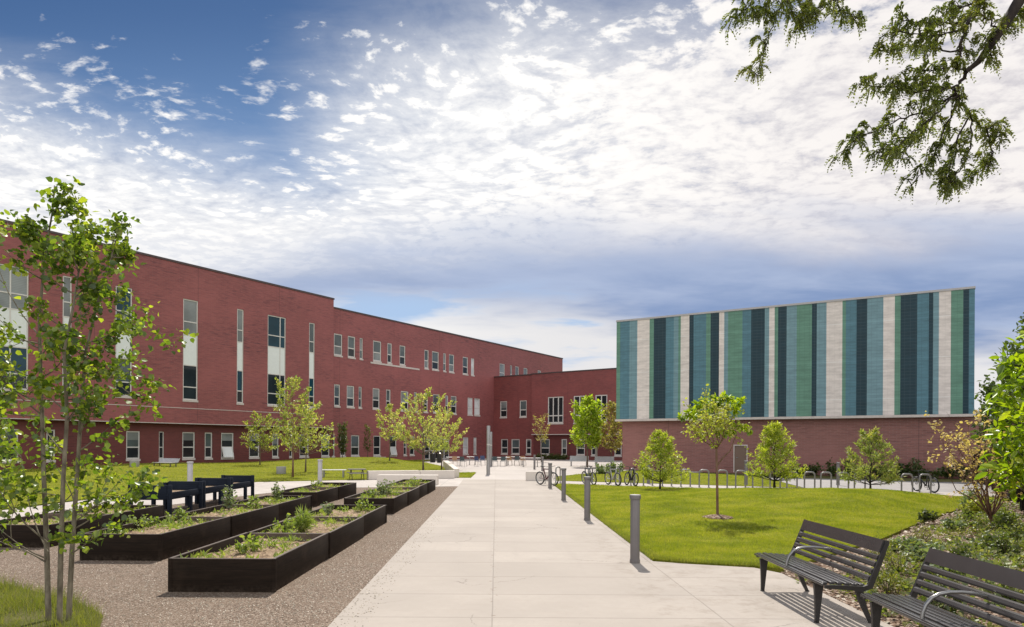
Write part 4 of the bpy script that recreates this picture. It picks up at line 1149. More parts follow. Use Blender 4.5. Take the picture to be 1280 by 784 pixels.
# the three stemmed aspen at the left edge, close to the camera
def aspen():
    rng = np.random.default_rng(52); D = 7.05
    o = at(74, 784, D); o.z = 0.06
    t = thing('aspen_tree', 'three stemmed aspen with round leaves growing in the grass patch by the planters', 'tree', tuple(o))
    w = MB(); P, A, S = [], [], []
    def pp(x, y, dy=0.0): return at(x, y, D + dy) - o
    stems = [([(61, 790, 0), (59, 700, .03), (55, 600, .06), (52, 500, .10), (49, 400, .12), (56, 320, .1), (66, 262, .08), (68, 232, .08)], 0.026),
             ([(74, 790, -.08), (76, 690, -.1), (79, 600, -.1), (84, 520, -.15), (80, 440, -.2), (92, 380, -.2), (100, 330, -.2), (96, 300, -.2)], 0.025),
             ([(85, 790, .1), (90, 690, .12), (96, 600, .15), (101, 520, .2), (107, 440, .2), (124, 370, .25), (142, 310, .3), (153, 276, .3)], 0.025)]
    def leaves(pts, n, size, frm=0.0, jit=0.05):
        for _ in range(n):
            x = (frm + (1 - frm) * rng.random()) * (len(pts) - 1); i = min(int(x), len(pts) - 2)
            p = pts[i].lerp(pts[i + 1], x - i)
            P.append(p + Vector(rng.normal(size=3)) * jit); A.append(Vector(rng.normal(size=3)) * 0.8 + Vector((0, 0, -0.35))); S.append(size * (0.5 + 0.85 * rng.random()))
    def branch(a, b, r, n, depth=0, size=0.058):
        L = (b - a).length
        pts = curve(a, b, Vector(rng.normal(size=3)) * L * 0.06 + Vector((0, 0, -0.05 * L)), 5)
        w.tube(pts, [r * (1 - 0.8 * i / 4) for i in range(5)], 5, caps=False)
        leaves(pts, n, size, 0.25)
        if depth < 2:
            for s in range(3 if depth == 0 else 2):
                x = 0.3 + 0.65 * rng.random(); k = min(int(x * 4), 3); p = pts[k].lerp(pts[k + 1], x * 4 - k)
                d = (b - a).normalized() + Vector(rng.normal(size=3)) * 0.55 + Vector((0, 0, 0.15)); d.normalize()
                branch(p, p + d * L * (0.35 + 0.25 * rng.random()), r * 0.5, int(n * 0.8), depth + 1, size)
    for s, r in stems:
        pts = [pp(*q) for q in s]
        w.tube(pts, [r * (1.12 - 0.95 * i / (len(pts) - 1)) for i in range(len(pts))], 8, caps=False)
        leaves(pts[-3:], 40, 0.064, 0.2, 0.06)
        for k in range(15):
            x = 2.4 + 3.9 * rng.random(); i = min(int(x), len(pts) - 2); p = pts[i].lerp(pts[i + 1], x - i)
            ang = rng.uniform(0, 2 * pi); L = (0.30 + 0.30 * rng.random()) * (1.30 - 0.13 * x)
            branch(p, p + Vector((cos(ang) * L, sin(ang) * L, L * (0.35 + 0.7 * rng.random()))), 0.009, 11)
    # limbs that reach out as in the photograph
    for (a, b, r, n) in [((57, 698, 0), (-25, 640, -.2), .009, 8), ((56, 702, 0), (5, 680, -.15), .010, 3), ((59, 678, .0), (-10, 590, -.3), .010, 14), ((60, 690, .0), (25, 560, .3), .008, 12),
                         ((95, 660, .15), (150, 625, .3), .009, 24), ((93, 690, .1), (130, 655, -.2), .008, 22), ((97, 640, .15), (178, 608, .3), .008, 24), ((97, 650, .1), (160, 590, -.2), .008, 22),
                         ((106, 450, .2), (165, 395, .3), .008, 22), ((107, 460, .2), (185, 470, .3), .007, 18), ((124, 370, .2), (196, 410, .2), .007, 18), ((107, 450, .2), (170, 500, .2), .007, 18),
                         ((49, 420, .1), (-12, 300, .2), .008, 18), ((50, 430, .1), (-30, 420, -.1), .008, 18), ((52, 520, .1), (-20, 500, .3), .008, 18), ((54, 330, .1), (22, 275, .2), .006, 20),
                         ((84, 500, -.1), (140, 470, -.4), .008, 18), ((80, 470, -.1), (40, 480, -.4), .008, 18), ((124, 370, .25), (110, 300, .2), .006, 20), ((60, 640, .1), (110, 560, .3), .007, 22), ((97, 640, .1), (60, 570, .2), .007, 22), ((78, 620, -.1), (20, 610, -.3), .007, 18)]:
        branch(pp(*a), pp(*b), r, int(n * 0.85))
    w.build('trunk', M['bark_aspen'], t, smooth=True)
    leaf_mesh('crown', P, A, S, M['lf_aspen'], t, rng, ROUND, 0.25)
aspen()

def side_sapling():
    rng = np.random.default_rng(57); D = 8.6
    o = at(-38, 720, D); o.z = 0.05
    t = thing('aspen_tree', 'young leafy aspen mostly beyond the left edge of the photo', 'tree', tuple(o))
    w, P, A, S = grow(rng, H=2.55, r0=0.025, base=0.7, env=ball(0.52), nbr=22, rise=0.8, nsub=5, leaves_per=7, leaf=0.075, spread=0.06)
    w.build('trunk', M['bark_aspen'], t, smooth=True); leaf_mesh('crown', P, A, S, M['lf_aspen'], t, rng, ROUND, 0.25)
side_sapling()

# honey locust: trunk outside the picture to the right, one limb hanging over the view
def locust():
    rng = np.random.default_rng(63); D = 5.2
    o = Vector((7.3, 3.2, 0.05))
    t = thing('honey_locust', 'dark honey locust limb with drooping feathery leaves hanging into the top right sky', 'tree', tuple(o))
    w = MB(); FP, FD = [], []
    def zp(x, y, dy=0.0): return at(880 + x / 3.015, y / 3.015, D + dy) - o
    top = Vector((6.9, 3.6, 3.6)) - o
    w.tube([Vector((0, 0, 0)), Vector((-.05, .05, .3)), Vector((-.2, .15, 1.8)), top], [0.26, 0.19, 0.16, 0.13], 10)
    limb_start = top
    def wood(pts, r0, r1, n=6):
        w.tube(pts, [r0 + (r1 - r0) * i / (len(pts) - 1) for i in range(len(pts))], n, caps=False)
    def fronds(pts, per_m, frm=0.15):
        L = sum((pts[i + 1] - pts[i]).length for i in range(len(pts) - 1))
        for _ in range(int(L * per_m)):
            x = (frm + (1 - frm) * rng.random()) * (len(pts) - 1); i = min(int(x), len(pts) - 2)
            p = pts[i].lerp(pts[i + 1], x - i); d = (pts[i + 1] - pts[i]).normalized()
            FP.append(p + Vector(rng.normal(size=3)) * 0.008); FD.append((d * 0.55 + Vector(rng.normal(size=3)) * 0.60 + Vector((0, 0, 0.05))).normalized())
    def limb(q, r0, r1, per_m, twigs, tl=0.13, n=6):
        raw = [zp(*a) for a in q]
        pts = []
        for i in range(len(raw) - 1):
            for k in range(4):
                pts.append(raw[i].lerp(raw[i + 1], k / 4) + Vector(rng.normal(size=3)) * 0.008)
        pts.append(raw[-1])
        wood(pts, r0, r1, n); fronds(pts, per_m)
        for k in range(twigs):
            x = (0.12 + 0.86 * (k + rng.random()) / twigs) * (len(pts) - 1); i = min(int(x), len(pts) - 2)
            p = pts[i].lerp(pts[i + 1], x - i); d = (pts[i + 1] - pts[i]).normalized()
            e = (d * 0.75 + Vector(rng.normal(size=3)) * 0.6 + Vector((-0.2, 0, 0.04))).normalized() * tl * (0.4 + 0.8 * rng.random())
            tw = curve(p, p + e, Vector((0, 0, 0.02)), 4); wood(tw, 0.0042, 0.0016, 4); fronds(tw, 52, 0.2)
    w.tube([limb_start, Vector((5.6, 4.6, 5.3)) - o, zp(1290, -140, .2), zp(1190, 0, 0), zp(1122, 110, -.05), zp(1075, 178, -.05), zp(1035, 232, -.05), zp(985, 272, -.05)], [0.11, 0.075, 0.055, 0.042, 0.034, 0.028, 0.022, 0.016], 9, caps=False)
    up1 = Vector((5.2, 4.8, 5.7)) - o
    wood([Vector((5.6, 4.6, 5.3)) - o, zp(1130, -150, .4), zp(1052, 0, .25)], 0.05, 0.022, 7)
    wood([zp(1130, -150, .4), zp(800, -130, .5), zp(560, -100, .5), zp(300, -70, .5), zp(120, -60, .6)], 0.032, 0.010, 6)
    limb([(1052, 0, .25), (1015, 50, .2), (985, 100, .1), (972, 160, 0), (960, 215, 0), (940, 240, 0)], 0.020, 0.006, 20, 12)
    limb([(985, 272, -.05), (965, 310, 0), (950, 350, 0), (960, 372, 0), (1000, 430, .1), (1015, 455, .1)], 0.014, 0.007, 30, 8)
    for q, r, tw in [([(985, 100, .1), (930, 85, .05), (850, 92, 0), (780, 80, -.1), (735, 72, -.1)], .008, 13), ([(960, 200, 0), (880, 185, .1), (800, 175, .2), (720, 190, .2), (665, 190, .2)], .007, 13),
                  ([(980, 110, .1), (900, 130, -.1), (830, 140, -.2), (720, 120, -.2)], .007, 11), ([(990, 270, 0), (930, 255, 0), (870, 262, -.1), (790, 258, -.1)], .007, 11),
                  ([(960, 320, 0), (890, 345, -.1), (800, 345, -.2), (690, 330, -.2), (585, 320, -.3)], .009, 22), ([(950, 345, 0), (860, 310, .2), (770, 330, .3), (690, 350, .3)], .008, 14),
                  ([(950, 352, 0), (880, 400, .1), (800, 430, .1), (720, 460, .1), (640, 495, .1), (545, 520, .1)], .009, 18), ([(945, 370, 0), (870, 430, -.2), (790, 500, -.2), (720, 560, -.2), (640, 590, -.2)], .008, 15),
                  ([(960, 372, 0), (930, 440, .1), (890, 520, .1), (870, 590, .1), (820, 650, .1), (775, 700, .1)], .008, 15), ([(1000, 430, .1), (960, 520, .1), (940, 600, .1), (910, 680, .1), (935, 735, .1)], .008, 14),
                  ([(1015, 455, .1), (1000, 560, 0), (960, 650, 0), (900, 690, 0)], .007, 12), ([(1015, 450, .1), (1060, 480, .1), (1100, 490, .1), (1118, 500, .1)], .007, 9),
                  ([(1060, 480, .1), (1085, 540, .1), (1080, 620, .1), (1000, 670, .1)], .007, 13), ([(640, 495, .1), (580, 520, .2), (535, 570, .2)], .005, 8),
                  ([(1075, 178, 0), (1100, 130, .1), (1150, 100, .1)], .007, 8), ([(1122, 110, 0), (1060, 70, -.2), (1040, 30, -.2)], .007, 9), ([(1120, 110, 0), (1150, 60, .2), (1200, 40, .2)], .007, 9), ([(1035, 232, 0), (1080, 190, -.1), (1095, 150, -.1)], .006, 8),
                  ([(870, 440, .1), (800, 520, .2), (770, 560, .2), (740, 610, .2)], .006, 11), ([(1052, 0, .25), (980, 20, .3), (930, 30, .3), (890, 70, .3)], .007, 10),
                  ([(560, -100, .5), (490, 0, .4), (520, 45, .4), (560, 60, .4), (605, 72, .4)], .006, 12), ([(430, -85, .5), (395, 0, .4), (370, 60, .4), (340, 125, .4)], .006, 11), ([(500, -95, .5), (470, 20, .3), (425, 45, .3), (390, 70, .3)], .006, 10),
                  ([(300, -70, .5), (290, 10, .4), (265, 90, .4), (235, 170, .4), (215, 240, .4), (195, 310, .4)], .006, 13), ([(280, -60, .5), (330, 20, .3), (345, 60, .3)], .006, 8), ([(200, -60, .5), (180, 10, .5), (145, 45, .5), (95, 70, .5)], .006, 10), ([(300, -70, .5), (235, 10, .4), (225, 60, .4), (170, 60, .4)], .006, 10)]:
        limb(q, r, 0.0025, 10, tw)
    w.build('trunk', M['bark_dark'], t, smooth=True)
    P, A, S = [], [], []
    for p, d in zip(FP, FD):
        L = 0.060 * (0.6 + 0.7 * rng.random()); n = 7
        side = d.cross(Vector(rng.normal(size=3))); side.normalize()
        for k in range(n):
            x = k / (n - 1); c = p + d * L * x + Vector((0, 0, -0.95 * L * x * x))
            dd = (d + Vector((0, 0, -1.1 * x))).normalized()
            for s in (-1, 1):
                P.append(c); A.append(dd * 0.95 + side * s * 0.8); S.append(0.030 * (1 - 0.35 * abs(2 * x - 0.9)))
    leaf_mesh('crown', P, A, S, M['lf_locust'], t, rng, DIAMOND, 0.3)
locust()

# right edge: broad leaved bright tree, dark trees behind the fence, coppery shrub
def broad():
    rng = np.random.default_rng(71)
    o = at(1300, 640, 12.5); z = 0.12
    t = thing('broad_leaved_tree', 'bright green tree with large glossy leaves at the right edge', 'tree', (o.x, o.y, z))
    w, P, A, S = grow(rng, H=3.75, r0=0.05, base=1.0, env=ball(0.86), nbr=26, rise=0.9, nsub=5, leaves_per=9, leaf=0.22, spread=0.10, droop=0.35)
    w.build('trunk', M['bark'], t, smooth=True); leaf_mesh('crown', P, A, S, M['lf_bright'], t, rng, OVAL2, 0.4)
broad()
tree('dark_tree', 'dark green bushy tree behind the fence, in front of the taller pale tipped one', (at(1284, 600, 25).x, 25.0, 0.0), 72, M['bark_dark'], M['lf_dark'], None, tpl=OVAL,
     H=5.3, r0=0.12, base=0.7, env=ball(1.75), nbr=46, rise=0.6, nsub=8, leaves_per=12, leaf=0.17, spread=0.13)
tree('dark_tree', 'tall dark tree with pale tips rising highest at the right edge', (at(1300, 600, 27.5).x, 27.5, 0.0), 73, M['bark_dark'], M['lf_dark'], None, tpl=OVAL,
     H=7.4, r0=0.15, base=1.5, env=ball(1.7), nbr=46, rise=0.7, nsub=8, leaves_per=11, leaf=0.18, spread=0.14)

def coppery():
    rng = np.random.default_rng(75); D = 15.2
    o = at(1239, 661, D); o.z = 0.13
    t = thing('coppery_shrub', 'leggy many stemmed shrub with coppery yellow leaves in the mulch bed', 'shrub', tuple(o))
    w = MB(); P, A, S = [], [], []
    def pp(x, y, dy=0.0): return at(x, y, D + dy) - o
    w.tube([Vector((0, 0, -0.05)), pp(1239, 640)], [0.035, 0.028], 7)
    fk = pp(1239, 645)
    tips = [(1172, 530), (1182, 545), (1165, 568), (1190, 575), (1198, 537), (1210, 527), (1222, 522), (1205, 555), (1232, 528), (1246, 540), (1262, 540), (1275, 552), (1285, 575), (1258, 560), (1230, 560), (1215, 575), (1200, 590), (1248, 585), (1270, 590), (1283, 600), (1195, 560), (1240, 550)]
    for i, (x, y) in enumerate(tips):
        dy = rng.normal() * 0.45
        mid = Vector((0, 0, 0)).lerp(pp(x, y, dy), 0.5) + Vector((pp(1239, 600).x * 0.2, 0, 0.12)) + Vector(rng.normal(size=3)) * 0.06
        a = fk.lerp(Vector((0, 0, 0)), rng.random() * 0.6); e = pp(x, y, dy)
        pts = [a, a.lerp(mid, 0.5) + Vector(rng.normal(size=3)) * 0.08, mid + Vector(rng.normal(size=3)) * 0.08, mid.lerp(e, 0.5) + Vector(rng.normal(size=3)) * 0.09, e]
        w.tube(pts, [0.017, 0.013, 0.009, 0.006, 0.003], 5, caps=False)
        for k in range(13):
            p = pts[1 + int(rng.integers(0, 3))].lerp(pts[4], rng.random() ** 0.8); q = p + Vector(rng.normal(size=3)) * 0.17 + Vector((-0.03, 0, 0.06))
            w.tube(curve(p, q, Vector((0, 0, .02)), 3), [0.004, 0.003, 0.0015], 4, caps=False)
            if rng.random() < 0.6:
                for _ in range(6):
                    P.append(q + Vector(rng.normal(size=3)) * 0.035); A.append(Vector(rng.normal(size=3)) + Vector((-.3, 0, 0))); S.append(0.07 * (0.6 + 0.7 * rng.random()))
        for _ in range(8):
            P.append(e + Vector(rng.normal(size=3)) * 0.05); A.append(Vector(rng.normal(size=3)) + Vector((-.3, 0, 0))); S.append(0.075 * (0.6 + 0.7 * rng.random()))
    w.build('trunk', M['bark_red'], t, smooth=True); leaf_mesh('crown', P, A, S, M['lf_pink'], t, rng, OVAL, 0.5)
coppery()

def bush(name, label, loc, seed, R, H, mat, n=600, leaf=0.07, group=None, tpl=OVAL, stems=14, flat=0.4):
    rng = np.random.default_rng(seed)
    t = thing(name, label, 'shrub' if 'shrub' in name else 'plant', loc, 0, group)
    w = MB(); P, A, S = [], [], []
    for i in range(stems):
        a = rng.uniform(0, 2 * pi); rr = R * sqrt(rng.random()); e = Vector((rr * cos(a), rr * sin(a), H * (1 - 0.45 * (rr / R) ** 2) * (0.75 + 0.35 * rng.random())))
        pts = curve((e.x * 0.12, e.y * 0.12, -0.02), e, Vector((e.x, e.y, 0)) * 0.12, 4)
        w.tube(pts, [0.010 * H ** .5, 0.007 * H ** .5, 0.005 * H ** .5, 0.002], 4, caps=False)
        for _ in range(n // stems):
            x = (0.2 + 0.8 * rng.random()) * 3; k = min(int(x), 2); p = pts[k].lerp(pts[k + 1], x - k)
            P.append(p + Vector(rng.normal(size=3)) * R * 0.13); A.append(Vector(rng.normal(size=3)) * 0.7 + Vector((cos(a), sin(a), 0.5)) * 0.6); S.append(leaf * (0.6 + 0.8 * rng.random()))
    w.build('stem', M['bark'], t, smooth=True); leaf_mesh('foliage', P, A, S, mat, t, rng, tpl, flat)
    return t
p = at(1218, 632, 19.0); bush('bed_shrub', 'low pale yellow green shrub behind the coppery shrub', (p.x, p.y, 0.08), 81, 0.42, 0.62, M['lf_sage'], 900, 0.07)
p = at(1228, 640, 17.8); bush('bed_shrub', 'rounded yellow green shrub at the foot of the coppery stems', (p.x, p.y, 0.12), 82, 0.36, 0.50, M['lf_yellow'], 700, 0.06)
# dark shrubs along the foot of the hall
for i, x in enumerate((1003, 1019, 1040, 1062, 1084, 1106, 1128, 1146, 1163, 1184, 1200)):
    r = PGB.hit(x, 590)[0]; q = PGB.pt(r, -0.02, 0.75 + 0.2 * (i % 3))
    bush('wall_shrub', 'dark evergreen shrub planted against the brown brick base of the hall', tuple(q), 90 + i, 0.42 + 0.12 * (i * 7 % 3), 0.62 + 0.17 * (i * 5 % 4), M['lf_dark'], 420, 0.13, 'dark shrubs along the hall wall')
for i, x in enumerate((683, 690, 698.5, 707, 712)):
    u = PK.hit(x, 575)[0]; q = PK.pt(u, 0.0, 1.6 + 0.4 * (i % 2))
    bush('wall_shrub', 'small dark shrub in the strip below the link wing windows', tuple(q), 110 + i, 0.55, 0.7, M['lf_dull'], 300, 0.18, 'small shrubs below the link wing windows')
for i, (x, y, Y) in enumerate(((752, 595, 40.5), (766, 592, 42.5), (772, 590, 43.5))):
    p = at(x, y, Y); bush('wall_shrub', ['leafy yellow green clump at the lawn edge left of the white bicycle', 'pale green clump behind the white bicycle', 'pale green clump nearest the hall corner behind the bicycles'][i], (p.x, p.y, 0.05), 120 + i, 0.45, 0.75, M['lf_sage'], 380, 0.12)
# ------------------------------------------------------------------ bollards and columns
def make_bollard(name, label, loc, H=1.09, r=0.076, group=None, mats=('post_grey', 'post_cap')):
    t = thing(name, label, 'bollard', loc, 0, group)
    b = MB(); b.lathe([(r * 1.10, 0), (r * 1.10, 0.05), (r, 0.056), (r, H - 0.075), (r * 0.97, H - 0.07)], n=28, flute=1)
    b.build('post', M[mats[0]], t, smooth=True, angle=35)
    c = MB(); c.lathe([(r * 1.16, H - 0.069), (r * 1.18, H - 0.062), (r * 1.18, H - 0.014), (r * 1.14, H - 0.006)], n=28)
    c.build('cap', M[mats[0]], t, smooth=True, angle=35)
    d = MB(); d.lathe([(r * 1.13, H - 0.0055), (r * 1.08, H), (0.004, H + 0.006)], n=28); d.build('cap_top', M[mats[1]], t, smooth=True, angle=35)
    return t
BG = 'grey light bollards beside the main path'
blabels = ['grey light bollard nearest the camera, at the corner of the lawn and the path', 'second grey bollard along the lawn edge', 'third grey bollard along the lawn edge', 'fourth grey bollard, standing in front of the maroon bicycle']
b0 = None
for i, (x, y) in enumerate(((793.6, 703.5), (734, 650.6), (704.5, 625.6), (687.5, 610.4))):
    p = ground(x, y, 0.014)
    if b0 is None: b0 = make_bollard('bollard', blabels[0], tuple(p), group=BG)
    else: dup(b0, tuple(p), 0.3 * i, blabels[i])
for x, Y, z, lb in ((668, 52, 0.004, 'small far bollard on the plaza left of the bicycles'), (678, 44.5, 0.004, 'far bollard behind the maroon bicycle'),
                    (932.5, 31.0, 0.12, 'pale light bollard at the hall lawn in front of the brown door'), (1047.5, 33.0, 0.02, 'pale light bollard by the drive between two bicycle racks'),
                    (810.5, 33.2, 0.02, 'pale grey bollard inside the leftmost bicycle rack')):
    q = at(x, 600, Y); dup(b0, (q.x, q.y, z), 0.7, lb)
for x, Y, lb in ((237.5, 27.6, 'pale bollard standing behind the navy raised troughs'), (400, 32.5, 'pale bollard at the lawn edge by the low white bench')):
    q = at(x, 600, Y); z = max(0.01, hz(h_lawn_l, 0, q.x, q.y) - 0.02)
    make_bollard('bollard', lb, (q.x, q.y, z), 1.12, 0.105, 'grey light bollards beside the main path', ('pole_pale', 'post_cap'))

def column(px, Y, H, r, label):
    q = at(px, 590, Y)
    t = thing('light_column', label, 'lamp post', (q.x, q.y, 0.0), 0, 'slim light columns on the plaza')
    b = MB(); b.lathe([(r * 1.25, 0), (r * 1.25, 0.03), (r, 0.034), (r, H * 0.60)], n=20); b.build('post', M['pole_grey'], t, smooth=True, angle=35)
    c = MB(); c.lathe([(r * 0.96, H * 0.601), (r * 0.96, H * 0.632)], n=20); c.build('lens', M['post_lens'], t, smooth=True, angle=35)
    d = MB(); d.lathe([(r, H * 0.633), (r, H - 0.02), (r * 0.9, H)], n=20); d.build('head', M['pole_grey'], t, smooth=True, angle=35)
column(610.3, 42.5, 3.05, 0.115, 'taller looking grey light column, nearer of the two in line on the plaza')
column(613.4, 58.0, 2.95, 0.115, 'grey light column just behind and right of the nearer one')
column(745.3, 62.0, 3.4, 0.11, 'pale light column standing beside the dense green tree')

# ------------------------------------------------------------------ the two slatted metal benches
def make_bench(label, loc, rotz, group):
    """long axis +y, sitter faces -x; origin on the ground below the seat's front edge"""
    t = thing('park_bench', label, 'bench', loc, rotz, group)
    L = 1.98
    s = MB()                                   # seat: slats running the length, front one rounded over
    for i in range(6):
        x = 0.026 + i * 0.078; z = 0.462 - 0.030 * (i / 5) + (0.004 if i else -0.006)
        s.bevbox((x - 0.028, -L / 2 + 0.024, z - 0.016), (x + 0.028, L / 2 - 0.024, z + 0.016), 0.011)
    s.bevbox((-0.020, -L / 2, 0.432), (0.004, L / 2, 0.462), 0.010)
    s.build('seat', M['bench'], t, smooth=True, angle=40)
    bk = MB()                                  # back: four slats and a broad top board, leaning back
    def on_back(h): return 0.470 + 0.20 * h * (1 - 0.15 * h), 0.47 + h * 0.44
    hs = [(0.03, 0.155), (0.195, 0.32), (0.36, 0.485), (0.525, 0.645), (0.70, 1.0)]
    for a, c in hs:
        x0, z0 = on_back(a); x1, z1 = on_back(c)
        d = Vector((x1 - x0, 0, z1 - z0)); n = Vector((d.z, 0, -d.x)).normalized() * 0.013
        p0, p1 = Vector((x0, 0, z0)), Vector((x1, 0, z1))
        prof = [p0 - n, p0 + n, p1 + n, p1 - n]
        if c < 1.0:                            # rounded slat
            m = (p0 + p1) / 2; prof = [p0, m * .5 + p0 * .5 + n * 1.1, m * .5 + p1 * .5 + n * 1.1, p1, m * .5 + p1 * .5 - n * 1.1, m * .5 + p0 * .5 - n * 1.1]
        k = len(prof); y0, y1 = -L / 2 + 0.024, L / 2 - 0.024
        vs = [(q.x, y0, q.z) for q in prof] + [(q.x, y1, q.z) for q in prof]
        bk.raw(vs, [(i, (i + 1) % k, k + (i + 1) % k, k + i) for i in range(k)] + [tuple(reversed(range(k))), tuple(range(k, 2 * k))])
    bk.build('backrest', M['bench'], t)
    for y in (-L / 2 + 0.006, L / 2 - 0.006):
        f = MB()                               # end frame: rail under the seat, up into the back
        path = [(0.0, 0.425), (0.20, 0.418), (0.40, 0.405), (0.468, 0.43), (0.520, 0.56), (0.590, 0.74), (0.652, 0.905)]
        wd = [0.018, 0.022, 0.026, 0.030, 0.026, 0.022, 0.016]
        vs = []
        for i, (x, z) in enumerate(path):
            a = path[max(0, i - 1)]; c = path[min(len(path) - 1, i + 1)]
            d = Vector((c[0] - a[0], 0, c[1] - a[1])).normalized(); n = Vector((d.z, 0, -d.x)) * wd[i]
            for (sg, yy) in ((1, -0.016), (1, 0.016), (-1, 0.016), (-1, -0.016)):
                vs.append((x + n.x * sg + 0.012, y + yy, z + n.z * sg))
        fs = []
        for i in range(len(path) - 1):
            for k in range(4): fs.append((i * 4 + k, i * 4 + (k + 1) % 4, i * 4 + 4 + (k + 1) % 4, i * 4 + 4 + k))
        fs += [(3, 2, 1, 0), tuple(range(len(path) * 4 - 4, len(path) * 4))]
        f.raw(vs, fs); f.build('end_frame', M['bench_leg'], t)
        y = y * 0.80
        for (top, bot, w0, w1) in (((0.035, 0.42), (0.02, 0.0), 0.052, 0.020), ((0.46, 0.41), (0.60, 0.0), 0.050, 0.020)):
            g = MB(); vs = []
            for i in range(6):
                q = i / 5; x = top[0] + (bot[0] - top[0]) * (q ** 1.5); z = top[1] + (bot[1] - top[1]) * q
                w = w0 + (w1 - w0) * q ** 0.7; hy = 0.020 - 0.006 * q
                vs += [(x - w, y - hy, z), (x + w, y - hy, z), (x + w, y + hy, z), (x - w, y + hy, z)]
            fs = []
            for i in range(5):
                for k in range(4): fs.append((i * 4 + k, i * 4 + 4 + k, i * 4 + 4 + (k + 1) % 4, i * 4 + (k + 1) % 4))
            fs += [(0, 1, 2, 3), (23, 22, 21, 20)]
            g.raw(vs, fs); g.lathe([(0.028, 0), (0.028, 0.012), (0.02, 0.016)], (bot[0], y, 0), 10)
            g.build('leg', M['bench_leg'], t)
    a = MB(); pts = []
    for i in range(15):
        q = i / 14; an = pi * (1 - q)
        x = 0.275 + 0.255 * cos(an) + 0.02 * q; z = 0.46 + 0.235 * sin(an) ** 0.75 if 0 < q < 1 else 0.46
        if q > 0.62: z = max(z, 0.655 - 0.10 * (q - 0.62))
        pts.append((x, 0.0, z))
    pts = [(0.012, 0, 0.45), (0.020, 0, 0.52), (0.045, 0, 0.585), (0.090, 0, 0.640), (0.150, 0, 0.672), (0.230, 0, 0.688), (0.330, 0, 0.690), (0.430, 0, 0.680), (0.520, 0, 0.664), (0.560, 0, 0.655)]
    a.tube(pts, 0.0165, 12); a.build('armrest', M['steel'], t, smooth=True, angle=60)
    return t
bg = 'charcoal slatted benches on the concrete pad'
bench = make_bench('charcoal metal slat bench with looped armrest, whole in view beside the lawn corner', (3.24, 8.07, 0.014), radians(0), bg)
dup(bench, (3.37, 5.62, 0.014), radians(-1.5), 'charcoal metal slat bench cut off by the right bottom corner of the view')

# ------------------------------------------------------------------ raised planting beds
def make_planter(label, x0, x1, y0, y1, H, bays, joint_gap=None):
    t = thing('raised_planter', label, 'planter', ((x0 + x1) / 2, (y0 + y1) / 2, 0), 0, 'dark raised planting beds on the gravel')
    cx, cy = (x0 + x1) / 2, (y0 + y1) / 2; a, b_ = (x1 - x0) / 2, (y1 - y0) / 2; th = 0.045
    m = MB(); tp = MB()
    def board(lo, hi):
        m.bevbox((lo[0], lo[1], 0.0), (hi[0], hi[1], H - 0.010), 0.004)
        tp.box((lo[0] + .003, lo[1] + .003, H - 0.0098), (hi[0] - .003, hi[1] - .003, H - 0.002))
    board((-a, -b_), (a, -b_ + th)); board((-a, b_ - th), (a, b_))
    ys = [-b_ + th + 0.001] + [-b_ + 2 * b_ * (i + 1) / bays for i in range(bays - 1)] + [b_ - th - 0.001]
    for i in range(bays):
        for s in (-1, 1):
            off = 0.012 * ((i % 2) * 2 - 1)
            lo = (min(s * a, s * (a - th)) + off, ys[i] + (0.010 if i else 0)); hi = (max(s * a, s * (a - th)) + off, ys[i + 1] - (0.010 if i < bays - 1 else 0))
            board(lo, hi)
    m.build('side_board', M['planter'], t, smooth=True, angle=40)
    tp.build('board_top', M['planter_top'], t)
    for sx in (-1, 1):
        for sy in (-1, 1):
            c = MB(); c.box((sx * a - (0.004 if sx < 0 else 0.045), sy * b_ - (0.004 if sy < 0 else 0.045), 0.01), (sx * a + (0.045 if sx < 0 else 0.004), sy * b_ + (0.045 if sy < 0 else 0.004), H - 0.004)); c.build('corner_post', M['planter'], t)
    for i in range(1, bays):
        d = MB(); d.box((-a + th + 0.008, ys[i] - 0.03, 0.1), (a - th - 0.008, ys[i] + 0.03, H - 0.014))
        d.build('divider', M['planter_top'], t)
    nx, ny = 14, max(10, int((y1 - y0) * 9)); rng = np.random.default_rng(int(abs(x0 * 100 + y0 * 10)))
    X = np.linspace(-a + th - 0.01, a - th + 0.01, nx); Y = np.linspace(-b_ + th - 0.01, b_ - th + 0.01, ny)
    V = [(x, y, H - 0.115 + rng.normal() * 0.012 + 0.018 * sin(x * 5 + y * 2)) for y in Y for x in X]
    Fc = [(j * nx + i, j * nx + i + 1, (j + 1) * nx + i + 1, (j + 1) * nx + i) for j in range(ny - 1) for i in range(nx - 1)]
    np_mesh('soil', V, Fc, M['soil'], t, True)
    return t, H
PLS = [('dark raised bed nearest the camera, with a bushy chive clump at its side', -4.36, -3.0, 8.68, 16.4, 0.43, 3),
       ('dark raised bed behind the nearest one, in front of the navy troughs', -6.92, -5.62, 10.95, 19.2, 0.43, 3),
       ('short dark raised bed set back in the middle near the white crossing path', -7.12, -5.83, 20.4, 25.6, 0.44, 2),
       ('long dark raised bed farthest back, ending at the pale seat wall', -4.52, -3.17, 18.4, 28.3, 0.43, 4),
       ('dark raised bed at the left edge behind the aspen stems', -9.75, -8.30, 12.25, 16.3, 0.41, 2)]
for a in PLS: make_planter(*a)

